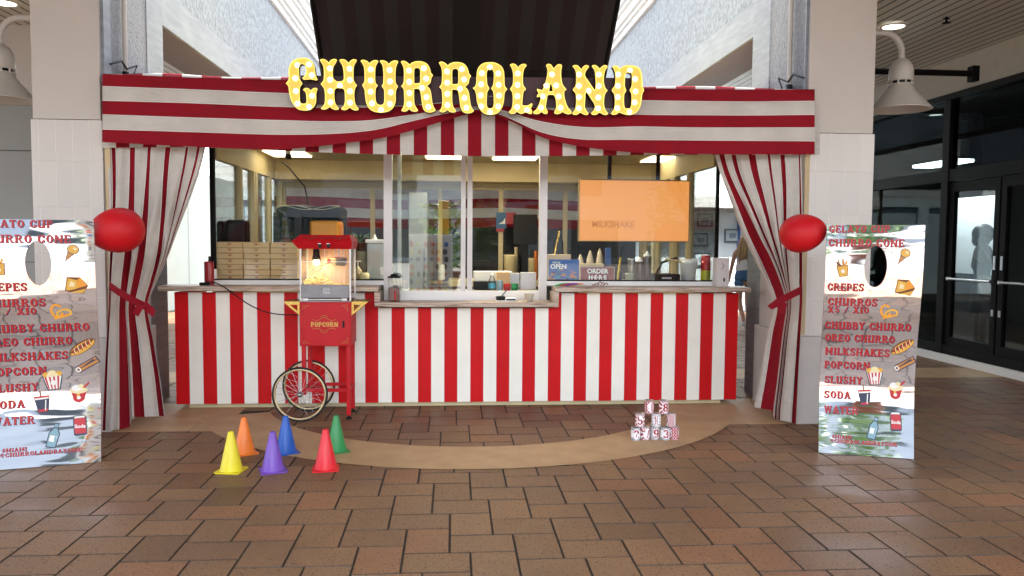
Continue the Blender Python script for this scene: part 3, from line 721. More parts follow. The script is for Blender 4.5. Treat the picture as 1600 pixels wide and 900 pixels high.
# counter top : raised wings and the dropped middle, one timber trim
t_ = .046
xl, xr = P(246, 450, 7.36).x, P(1174, 452, 7.36).x
ct = MB()
ct.box(xl, hx0+.0, 7.36, 7.66, zhi, zhi+t_, bev=.006); ct.box(hx1, xr, 7.36, 7.66, zhi, zhi+t_, bev=.006)
ct.box(hx0-.035, hx1+.035, 7.355, 7.70, zlow-.01, zlow+t_-.012, bev=.006)
ct.box(hx0-.037, hx0+.016, 7.358, 7.66, zlow+t_-.01, zhi-.002, bev=.004); ct.box(hx1-.016, hx1+.037, 7.358, 7.66, zlow+t_-.01, zhi-.002, bev=.004)
ct.build('timber_counter_top', M['trim'], kio)
zc, zl2 = zhi+t_, zlow+t_-.012       # upper surfaces
GY = 7.66
gx0, gx1 = P(333, 400, GY).x, P(1120, 400, GY).x
m1a, m1b = P(600, 400, GY).x, P(613, 400, GY).x
m2a, m2b = P(720, 400, GY).x, P(738, 400, GY).x
m3a, m3b = P(842, 400, GY).x, P(854, 400, GY).x
TOP = 2.66
fr = MB()
fr.box(gx0-.0, m1a, GY-.02, GY+.05, zc, zc+.042); fr.box(m3b, gx1+.12, GY-.02, GY+.05, zc, zc+.042)
fr.box(m1b, m3a, GY-.015, GY+.05, zl2, zl2+.09)
fr.build('white_sill', M['alu_white'], kio)
fr = MB()
fr.box(m1a, m1b, GY-.03, GY+.05, zl2, TOP); fr.box(m3a, m3b, GY-.03, GY+.05, zl2, TOP)
fr.box(m2a, m2a+.045, GY-.03, GY+.01, zl2+.09, TOP); fr.box(m2b-.05, m2b, GY+.015, GY+.05, zl2+.09, TOP)
fr.box(m1b+.05, m1b+.085, GY+.015, GY+.05, zl2+.09, TOP)
fr.build('window_mullion', M['alu'], kio)
fr = MB()
fr.box(gx0-.02, gx0+.02, GY-.01, GY+.04, zc, TOP); fr.box(gx0+.02, m1a, GY+.005, GY+.03, zc+.042, zc+.054); fr.build('black_gasket', M['blackm'], kio)
fr = MB(); fr.box(gx1-.012, gx1+.012, GY-.01, GY+.04, zc+.042, TOP); fr.box(m3b, gx1, GY+.005, GY+.03, zc+.042, zc+.054); fr.build('black_gasket', M['blackm'], kio)
for nm, x0, x1, yy, zz in (('window_pane', gx0+.02, m1a, GY+.012, zc+.054), ('sliding_pane', m1b, m2a, GY-.012, zl2+.09), ('window_pane', m3b, gx1-.012, GY+.012, zc+.054)):
    g = MB(); g.box(x0, x1, yy, yy+.006, zz, TOP); g.build(nm, M['slide_glass' if nm[0] == 's' else 'glass'], kio)
# roof, ceiling, back and side walls
KB = 10.7
r = MB(); r.box(gx0-.06, gx1+.06, GY-.02, KB+.1, 2.70, 2.85); r.box(gx0-.05, gx1+.05, GY-.03, GY+.02, 2.60, 2.70); r.build('roof', M['cream2'], kio)
r = MB(); r.box(gx0+.02, gx1-.02, GY+.06, KB, 2.60, 2.68); r.build('ceiling', M['cream2'], kio)
def panel_light(px0, px1, py):
    a, b = P(px0, py, 9.4).x, P(px1, py, 9.4).x
    l = MB(); l.box(a, b, 9.1, 9.7, 2.585, 2.597); l.build('ceiling_glow_panel', mat('tube_light', (1, 1, 1), .5, emit=(1, .88, .62), es=1.0), kio)
    if not 600 < px0 < 900: return
    l = MB(); l.box(a-.25, b+.25, 8.0, 8.35, 2.585, 2.597); l.build('ceiling_glow_panel', mat('hidden_fill_panel', (1, 1, 1), .5, emit=(1, .88, .62), es=3.4), kio)  # fill panel added out of sight to brighten the goods in the windows
panel_light(665, 722, 247); panel_light(772, 840, 247); panel_light(420, 480, 247); panel_light(1010, 1070, 247)
b_ = MB(); b_.box(gx0, gx1, KB-.5, KB, 2.36, 2.60); b_.build('rear_bulkhead', M['cream2'], kio)
b_ = MB()
b_.box(gx0, gx1, KB-.04, KB, 0, 1.05); b_.box(gx0, gx1, KB-.05, KB, 2.28, 2.36)
for x in (gx0, -1.1, -.2, .62, 1.5, gx1-.06): b_.box(x, x+.06, KB-.05, KB, 1.05, 2.28)
b_.build('rear_frame', M['cream'], kio)
for x0, x1 in ((gx0+.06, -1.1), (-1.04, -.2), (-.14, .62), (.68, 1.5), (1.56, gx1-.06)):
    g = MB(); g.box(x0, x1, KB-.025, KB-.019, 1.05, 2.28); g.build('rear_pane', M['glass'], kio)
for s, X in ((-1, gx0), (1, gx1)):
    w_ = MB(); w_.box(X-.02, X+.02, GY+.1, KB, 0, 1.08); w_.box(X-.03, X+.03, GY+.06, KB, 2.36, 2.6)
    w_.build('side_wall', M['cream2'], kio)
    w_ = MB(); w_.box(X-.03, X+.03, GY+.06, KB, 1.08, 1.13)
    for y in (8.55, 9.1, 9.2, 9.9, 10.55): w_.box(X-.035, X+.035, y, y+.07, 1.13, 2.36)
    w_.build('side_frame', M['cream'], kio)
    g = MB(); g.box(X-.003, X+.003, GY+.06, KB-.05, 1.13, 2.36); g.build('side_pane', M['glass'], kio)
zA, zB = zc+.03, zl2+.06
s_ = MB(); s_.box(gx0+.04, m1a, GY+.055, 8.35, zA-.05, zA, bev=.004); s_.box(m3b, gx1-.04, GY+.055, 8.35, zA-.05, zA, bev=.004)
s_.box(m1a+.005, m3b-.005, GY+.055, 8.45, zB-.05, zB, bev=.004); s_.build('work_top', mat('worktop', (.22, .20, .18), .4), kio)
f_ = MB(); f_.box(gx0+.04, gx1-.04, GY+.06, KB-.06, .0, .03); f_.build('inside_floor', mat('inside_floor', (.10, .08, .07), .5), kio)
f_ = MB(); f_.box(-1.6, 1.6, 9.9, 10.5, .03, 1.02, bev=.01); f_.build('rear_cabinet', mat('rear_cab', (.045, .04, .04), .5), kio)
f_ = MB(); f_.box(-.05, 1.3, 9.85, 10.5, 1.02, 1.10, bev=.01); f_.build('rear_cabinet_top', M['cream'], kio)
f_ = MB(); f_.box(gx0+.05, gx1-.05, 8.5, 8.52, .03, .9); f_.build('front_cabinet_back', mat('cabin_back', (.03, .03, .03), .6), kio)

# low roof and dark wall added behind the kiosk to dim the view
rt_ = thing('rear_shade_shelter', 'dark low pavilion added behind the kiosk to dim the view through its windows', 'pavilion', (.1, 13, 0))
a = MB(); a.box(-2.84, 3.08, 10.82, 19, 2.95, 3.1, bev=.01); a.build('shade_roof', M['soffit'], rt_)
a = MB(); a.box(-2.7, 3.3, 14.0, 14.1, 0, 2.94); a.build('dim_backdrop', mat('dim_backdrop_grey', (.07, .073, .078), .5, var=.3, vscale=1.5, stretch=(1, 1, 8)), rt_)
a = MB(); a.box(-1.1, -.35, 13.9, 13.98, .3, 2.2, bev=.01); a.build('white_insert', mat('pav_white', (.34, .40, .41), .5), rt_)
a = MB(); a.box(1.25, 2.1, 13.9, 13.98, .3, 2.0, bev=.01); a.build('pale_insert', mat('pav_pale', (.13, .17, .17), .5), rt_)
a = MB()
for x in (-2.7, 2.9): a.box(x-.04, x+.04, 11.2, 11.28, 0, 3.12); a.box(x-.04, x+.04, 18.8, 18.88, 0, 3.12)
a.build('roof_post', M['cream'], rt_)

# striped cloth added behind the kiosk, stands for stripes mirrored in the glass
ra = MB(); zs = [1.78, 1.92, 2.06, 2.20, 2.36, 2.5]
for i in range(5):
    n = 40
    for j in range(n):
        xa, xb = gx0-.3+(gx1-gx0+.6)*j/n, gx0-.3+(gx1-gx0+.6)*(j+1)/n
        f = lambda x, z: (x, 11.6+.02*math.sin(x*6)+(z-1.78)*.05, z+.02*math.sin(x*2.1))
        ra.add([f(xa, zs[i]), f(xb, zs[i]), f(xb, zs[i+1]), f(xa, zs[i+1])], [(0, 1, 2, 3)], i % 2, True)
tag(ra.build('mirrored_stripe_cloth', [M['red_cloth'], M['white_cloth']]), 'striped cloth added behind the kiosk to stand for the stripes mirrored in its windows', 'awning')

# =================================================================== awning
AY = 6.6
awn = thing('striped_awning', 'red and white striped fabric awning across the top of the stall', 'awning', (0, AY+.5, 0))
B = {   # heights (photo rows) of the six stripe borders by photo column
 0: [(160, 115), (300, 121), (450, 125), (600, 130), (745, 134), (900, 137), (1010, 138), (1160, 140), (1273, 139.5)],
 1: [(160, 135), (300, 140), (450, 146), (600, 148), (745, 150), (900, 154), (1000, 157), (1160, 159), (1273, 158)],
 2: [(160, 157), (300, 161), (450, 167), (530, 168), (620, 166), (700, 160), (745, 158), (800, 163), (870, 172), (960, 178), (1160, 180), (1273, 179)],
 3: [(160, 179), (300, 184), (450, 188.5), (520, 190), (580, 188), (640, 180), (700, 171), (745, 167), (790, 174), (845, 190), (915, 199), (1000, 198), (1080, 199.5), (1273, 199.5)],
 4: [(160, 202), (300, 206), (430, 210), (500, 209.5), (560, 206), (600, 200), (640, 190), (700, 176.5), (745, 171), (785, 180), (845, 206), (903, 217), (975, 218), (1080, 219), (1273, 220.5)],
 5: [(160, 222), (300, 229), (430, 233.5), (500, 228), (560, 221), (600, 215), (640, 205), (690, 190), (725, 180), (745, 176), (775, 181), (810, 195), (845, 214), (903, 228), (975, 237), (1048, 240), (1160, 241), (1273, 241)]}
def awn_y(px, t):
    s = .012*math.sin(px*.021+t*1.3)+.008*math.sin(px*.05-t*2)
    c = math.exp(-((px-740)/120)**2)*.006*math.sin(px*.2+t*2)
    return AY+s-t*.012+c
cl = MB(); nx = 150
for bnd in range(5):
    rows = 4; vs = []
    for i in range(nx+1):
        px = 160+(1273-160)*i/nx
        ya, yb = smooth_table(B[bnd], px), smooth_table(B[bnd+1], px)
        for q in range(rows+1):
            t = bnd+q/rows; vs.append(P(px, ya+(yb-ya)*q/rows, awn_y(px, t)))
    fs = [(i*(rows+1)+q, (i+1)*(rows+1)+q, (i+1)*(rows+1)+q+1, i*(rows+1)+q+1) for i in range(nx) for q in range(rows)]
    cl.add(vs, fs, bnd % 2, True)
cl.build('front_swag', [M['red_cloth'], M['white_cloth']], awn)
pi_ = MB()
for bnd in range(1, 5):
    pts = []
    for i in range(nx+1):
        px = 160+(1273-160)*i/nx; pts.append(P(px, smooth_table(B[bnd], px), awn_y(px, bnd)-.003))
    pi_.tube(pts, .0028, 5)
pi_.build('stripe_seam', M['piping'], awn)
# vertical striped valance behind the swag
va = MB(); zb0 = [(160, 231), (300, 230), (450, 236), (560, 240), (740, 244), (860, 244), (1010, 242), (1273, 241.5)]
edges = [160+ (21.15)*i for i in range(54)]
for i in range(53):
    for j in range(3):
        a, b = edges[i]+21.15*j/3, edges[i]+21.15*(j+1)/3
        vs = []
        for px in (a, b):
            for q in range(7):
                y0, y1 = smooth_table(B[0], px)+22, smooth_table(zb0, px)
                vs.append(P(px, y0+(y1-y0)*q/6, AY+.045+.008*math.sin(px*.09+q*.3)))
        va.add(vs, [(q, 7+q, 8+q, q+1) for q in range(6)], i % 2, True)
va.build('striped_valance', [M['white_cloth'], M['red_cloth']], awn)
# canopy sheet rising to the back with stripes, and the two end cheeks
cs = MB(); nS = 36
for i in range(nS):
    for j in range(2):
        a = 161+(1111)*(i+j/2)/nS; b = 161+1111*(i+(j+1)/2)/nS
        sag = lambda px: 3.4+1.2*math.sin(px*.03)
        vs = [P(px, smooth_table(B[0], px)+.6, AY) for px in (a, b)]+[P(px, smooth_table(B[0], px)-sag(px)*(1 if yy > 7 else .6), yy) for yy in (7.68,) for px in (b, a)]
        cs.add(vs, [(0, 1, 2, 3)], i % 2, True)
cs.build('canopy_top', [M['white_cloth'], M['red_cloth']], awn)
for px in (161, 1272):
    pa, pb = P(px, smooth_table(B[0], px), AY), P(px, smooth_table(B[5], px), AY)
    c_ = MB()
    for q in range(5):
        z0, z1 = pa.z+(pb.z-pa.z)*q/5, pa.z+(pb.z-pa.z)*(q+1)/5
        x = pa.x
        c_.quad((x, AY, z0), (x, 7.3, z0+.02), (x, 7.3, z1+.02), (x, AY, z1), q % 2)
    c_.build('side_cheek', [M['red_cloth'], M['white_cloth']], awn)
for px in (168, 1262):
    c_ = MB(); p = P(px, 300, 6.64); c_.box(p.x-.022, p.x+.022, 6.655, 6.665, .79, 2.75, bev=.004); c_.build('support_post', M['pole'], awn)
c_ = MB(); c_.box(P(165, 225, 6.7).x, P(1268, 225, 6.7).x, 6.70, 6.73, 2.70, 2.74); c_.build('frame_rail', M['pole'], awn)

# maroon board behind the letters
bp0, bp1 = P(470, 118, 6.56), P(994, 122, 6.56)
bb0, bb1 = P(470, 162, 6.56), P(994, 168, 6.56)
a = MB(); a.add([bp0, bp1, bb1, bb0, bp0+Vector((0, .025, 0)), bp1+Vector((0, .025, 0)), bb1+Vector((0, .025, 0)), bb0+Vector((0, .025, 0))],
      [(0, 1, 2, 3), (4, 7, 6, 5), (0, 4, 5, 1), (1, 5, 6, 2), (2, 6, 7, 3), (3, 7, 4, 0)])
tag(a.build('letter_backboard', M['maroon_board']), 'long dark maroon board behind the lit letters', 'sign board')

# canopy high above, seen from below; shade put into the red and white stripes
uc = thing('overhead_canopy', 'dark striped fabric canopy hanging high above the lit letters', 'canopy', (.1, 7, 3.2))
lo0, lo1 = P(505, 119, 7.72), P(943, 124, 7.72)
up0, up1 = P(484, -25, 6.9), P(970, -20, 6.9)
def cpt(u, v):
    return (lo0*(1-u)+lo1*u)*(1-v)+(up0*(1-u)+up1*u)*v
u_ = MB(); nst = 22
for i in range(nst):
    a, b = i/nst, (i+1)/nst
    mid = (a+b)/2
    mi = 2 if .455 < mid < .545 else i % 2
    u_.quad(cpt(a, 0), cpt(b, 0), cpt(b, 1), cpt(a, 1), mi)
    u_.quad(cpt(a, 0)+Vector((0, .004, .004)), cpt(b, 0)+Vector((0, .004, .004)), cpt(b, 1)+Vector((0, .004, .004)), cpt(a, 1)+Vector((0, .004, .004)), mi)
u_.build('striped_underside', [mat('shaded_red_cloth', (.017, .007, .008), .9), mat('shaded_white_cloth', (.022, .018, .015), .9), mat('dark_beam', (.005, .0035, .003), .8)], uc)
u_ = MB(); u_.tube([lo0, up0], .022, 8); u_.tube([lo1, up1], .022, 8); u_.tube([lo0, lo1], .02, 8)
u_.tube([cpt(.0, .1)+Vector((0, -.05, 0)), cpt(1, .07)+Vector((0, -.05, 0))], .004, 6); u_.build('canopy_frame', M['blackm'], uc)
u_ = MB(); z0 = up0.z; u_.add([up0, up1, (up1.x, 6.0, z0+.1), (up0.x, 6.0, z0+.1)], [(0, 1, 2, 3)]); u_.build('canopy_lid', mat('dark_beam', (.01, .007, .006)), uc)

# =================================================================== curtains
def curtain(name, label, top, tie, bot, stripes, left, loc):
    """top/tie/bot: (y, xl, xr); stripes: list of (fraction0, fraction1) of red at the top"""
    t = thing(name, label, 'curtain', loc, group='striped curtains tied back beside the kiosk')
    E = left['L']; F = left['R']
    bounds = [0.0]
    for a, b in stripes: bounds += [a, b]
    bounds.append(1.0)
    y0, yt = top, tie
    yb = bot
    mbs = {0: MB(), 1: MB()}
    cl = MB()
    NR = 60; segs = len(bounds)-1
    BB = left['bounds_bottom']
    def pos(s_idx, q, v):
        # v 0..1 from top to bottom; q 0..1 inside the stripe
        fa = bounds[s_idx]+(bounds[s_idx+1]-bounds[s_idx])*q
        fb = BB[s_idx]+(BB[s_idx+1]-BB[s_idx])*q
        k = min(1, max(0, (v-.03)/.62)); k = k*k*(3-2*k)
        f = fa+(fb-fa)*k
        yb_here = lerp_table(left['hem'], f)
        y = y0+(yb_here-y0)*v
        xl, xr = smooth_table(E, y), smooth_table(F, y)
        px = xl+(xr-xl)*f
        red = s_idx % 2 == 1
        pinch = math.exp(-((y-yt)/38)**2)
        amp = .036*(1-.7*pinch)*min(1, .35+v*1.2)
        dep = (math.sin(math.pi*q)*(1 if red else -1))*amp*min(1, abs((bounds[s_idx+1]-bounds[s_idx])*(1-k)+(BB[s_idx+1]-BB[s_idx])*k)/.05)
        depth = left['Y0']+(left['Yb'](f)-left['Y0'])*v**.5+dep-.02*pinch
        depth += .012*math.sin(f*37+v*5)*(1-pinch)
        return P(px, y, depth)
    for sgm in range(segs):
        nq = 6; vs = []
        for r_ in range(NR+1):
            for q in range(nq+1): vs.append(pos(sgm, q/nq, r_/NR))
        fs = [(r_*(nq+1)+q, r_*(nq+1)+q+1, (r_+1)*(nq+1)+q+1, (r_+1)*(nq+1)+q) for r_ in range(NR) for q in range(nq)]
        cl.add(vs, fs, sgm % 2, True)
    cl.build('curtain_cloth', [M['white_cloth'], M['red_cloth']], t)
    sm = MB()
    for sgm in range(1, segs):
        ps_ = [pos(sgm, 0, r_/NR)+Vector((0, -.003, 0)) for r_ in range(NR+1)]; qs_ = [min(abs(pos(sgm, 1, r_/NR).x-p_.x), abs(pos(sgm-1, 0, r_/NR).x-p_.x)) for r_, p_ in enumerate(ps_)]
        sm.tube(ps_, [max(.0002, min(.0026, q_*.12)) for q_ in qs_], 4)
    sm.build('stripe_seam', M['piping'], t)
    return t
def fr_(l, x0, x1): return [((a-x0)/(x1-x0), (b-x0)/(x1-x0)) for a, b in l]
LE = [(225, 166), (330, 171), (440, 170), (480, 170), (560, 165), (672, 160)]
LR = [(225, 322), (260, 314), (310, 297), (360, 278), (400, 263), (440, 245), (470, 233), (490, 232), (530, 240), (590, 250), (660, 259)]
lc = curtain('tied_curtain', 'left striped curtain tied back against the column beside the stall', 226, 475, 665,
    fr_([(174, 181), (203, 212), (231, 237), (259, 268), (291, 296), (309, 314)], 166, 322),
    dict(L=LE, R=LR, Y0=6.70, Yb=lambda f: 6.54+.50*f, hem=[(0, 673), (.42, 670), (.47, 652), (1, 650)],
         bounds_bottom=[0, 0, .05, .26, .44, .50, .68, .90, .985, .988, .990, .993, .996, 1.0]), (-2.75, 6.8, 0))
RL = [(238, 1116), (270, 1125), (310, 1140), (370, 1162), (420, 1186), (465, 1205), (485, 1207), (520, 1199), (590, 1187), (640, 1177)]
RR = [(238, 1252), (330, 1254), (440, 1254), (470, 1254), (560, 1249), (662, 1244)]
rc = curtain('tied_curtain', 'right striped curtain tied back against the column beside the stall', 239, 470, 650,
    fr_([(1122, 1131), (1141, 1149), (1168, 1180), (1198, 1203), (1218, 1226), (1247, 1250)], 1116, 1252),
    dict(L=RL, R=RR, Y0=6.70, Yb=lambda f: 7.10-.60*f, hem=[(0, 636), (.42, 641), (.50, 655), (1, 662)],
         bounds_bottom=[0, .15, .46, .50, .54, .555, .57, .575, .58, .585, .62, .89, .99, 1.0]), (2.95, 6.8, 0))
def strap(t, pts, tail, wd):
    m_ = MB()
    ps = [P(x, y, Y) for x, y, Y in pts]
    up = Vector((0, 0, wd))
    vs = []; n = len(ps)
    for i, p in enumerate(ps): vs += [p-up, p, p+up]
    fs = [(i*3+k, (i+1)*3+k, (i+1)*3+k+1, i*3+k+1) for i in range(n-1) for k in range(2)]
    m_.add(vs, fs, 0, True)
    for tl in tail:
        q = [P(x, y, Y) for x, y, Y in tl]; m_.add(q, [tuple(range(len(q)))], 0)
    m_.sphere(ps[-1]+Vector((0, -.015, 0)), .035, 10, 8, 0, (1, .6, .8))
    m_.build('tie_band', M['red_cloth'], t, fixn=False)
strap(lc, [(171, 446, 6.58), (185, 456, 6.50), (205, 468, 6.47), (222, 476, 6.48), (234, 482, 6.52)], [[(228, 470, 6.46), (243, 484, 6.44), (240, 496, 6.44), (222, 482, 6.46)], [(214, 474, 6.45), (226, 478, 6.44), (216, 495, 6.43), (207, 489, 6.43)]], .032)
strap(rc, [(1254, 452, 6.56), (1240, 459, 6.48), (1224, 467, 6.46), (1212, 474, 6.48)], [[(1214, 466, 6.45), (1222, 476, 6.45), (1206, 484, 6.43), (1199, 478, 6.43)], [(1218, 470, 6.45), (1230, 474, 6.44), (1226, 492, 6.43), (1216, 488, 6.43)]], .034)
# =================================================================== lit letters
LY = 6.50
def dense(pts, n=4, closed=True):
    out = []; N_ = len(pts)
    V = [Vector((a, b)) for a, b in pts]
    tg = []
    for i in range(N_):
        a, b, c = V[i-1], V[i], V[(i+1) % N_]
        d1, d2 = (b-a), (c-b)
        if d1.angle(d2, 0) > rad(72): tg.append(None)
        else: tg.append((c-a)*.5)
    for i in range(N_):
        j = (i+1) % N_; L = (V[j]-V[i])
        m0 = tg[i] if tg[i] is not None else L*.8; m1 = tg[j] if tg[j] is not None else L*.8
        ml = L.length
        if m0.length > ml*1.4: m0 = m0.normalized()*ml*1.4
        if m1.length > ml*1.4: m1 = m1.normalized()*ml*1.4
        for k in range(n):
            u = k/n
            out.append((2*u**3-3*u**2+1)*V[i]+(u**3-2*u**2+u)*m0+(-2*u**3+3*u**2)*V[j]+(u**3-u**2)*m1)
    return out
def area(p): return sum(p[i-1].x*p[i].y-p[i].x*p[i-1].y for i in range(len(p)))/2
def inset(p, d):
    n = len(p); out = []
    for i in range(n):
        a = (p[i]-p[i-1]); b = (p[(i+1) % n]-p[i])
        na = Vector((-a.y, a.x)); nb = Vector((-b.y, b.x))
        if na.length < 1e-9: na = nb
        if nb.length < 1e-9: nb = na
        na.normalize(); nb.normalize(); m_ = (na+nb)
        if m_.length < .3: m_ = na
        m_.normalize(); k = 1/max(.55, m_.dot(na)); out.append(p[i]+m_*d*k)
    return out
M['letter_rim'] = mat('letter_rim', (.70, .50, .10), .4, emit=(1, .68, .15), es=.14)
M['letter_face'] = mat('letter_face', (.55, .36, .05), .45, var=.08, vscale=25, emit=(1, .55, .09), es=.078)
M['letter_side'] = mat('letter_side', (.012, .008, .006), .6)
M['bulb'] = mat('bulb_lit', (1, 1, .9), .3, emit=(1, .95, .75), es=.9)
M['glow'] = mat('bulb_glow_ring', (.9, .66, .2), .4, emit=(1, .86, .42), es=.30)  # collar glows by itself to imitate the halo of the bulb
def letter(ch, label, ox, oy, sc_, outer, holes, bulbs, dpx=0, dpy=0):
    def to(p): q = P(ox+p[0]/sc_+dpx, oy+p[1]/sc_+dpy, LY); return Vector((q.x, q.z))
    loops = []
    for k, lp in enumerate([outer]+holes):
        d = dense([tuple(to(p)) for p in lp], 4)
        if (area(d) > 0) != (k == 0): d.reverse()
        loops.append(d)
    xs = [p.x for p in loops[0]]; zs = [p.y for p in loops[0]]
    t = thing('marquee_letter', label, 'marquee letter', ((min(xs)+max(xs))/2, LY, min(zs)), group='bulb-lit marquee letters of the stall sign')
    t['label'] = label
    rim = .0062; y0 = LY-.045; yf = LY-.028; yb = LY+.012
    rm, fc, sd_ = MB(), MB(), MB()
    ins = [inset(lp, rim) for lp in loops]
    for lp, ip in zip(loops, ins):
        n = len(lp)
        vs = [(p.x, y0, p.y) for p in lp]+[(p.x, y0, p.y) for p in ip]+[(p.x, yf, p.y) for p in ip]
        rm.add(vs, [(i, (i+1) % n, n+(i+1) % n, n+i) for i in range(n)]+[(n+i, n+(i+1) % n, 2*n+(i+1) % n, 2*n+i) for i in range(n)])
        vs = [(p.x, y0+.0005, p.y) for p in lp]+[(p.x, yb, p.y) for p in lp]
        sd_.add(vs, [(i, (i+1) % n, n+(i+1) % n, n+i) for i in range(n)])
    allp = [Vector((p.x, p.y, 0)) for lp in ins for p in lp]
    tri = tessellate_polygon([[Vector((p.x, p.y, 0)) for p in lp] for lp in ins])
    fc.add([(p.x, yf, p.y) for p in allp], tri)
    allo = [Vector((p.x, p.y, 0)) for lp in loops for p in lp]
    tri2 = tessellate_polygon([[Vector((p.x, p.y, 0)) for p in lp] for lp in loops])
    sd_.add([(p.x, yb, p.y) for p in allo], tri2)
    rm.build('rim', M['letter_rim'], t, fixn=False); fc.build('face', M['letter_face'], t); sd_.build('letter_side', M['letter_side'], t)
    for b in bulbs:
        q = to(b); g = MB()
        g.lathe([(.0225, 0), (.0225, -.002), (.0175, -.004), (.0165, -.008), (.013, -.0125), (.006, -.0155), (.0002, -.0165)], (q.x, yf, q.y), 14, 0, axis='Y')
        g.m = [1 if i < 28 else 0 for i in range(len(g.m))]
        g.build('bulb', [M['bulb'], M['glow']], t)
    return t
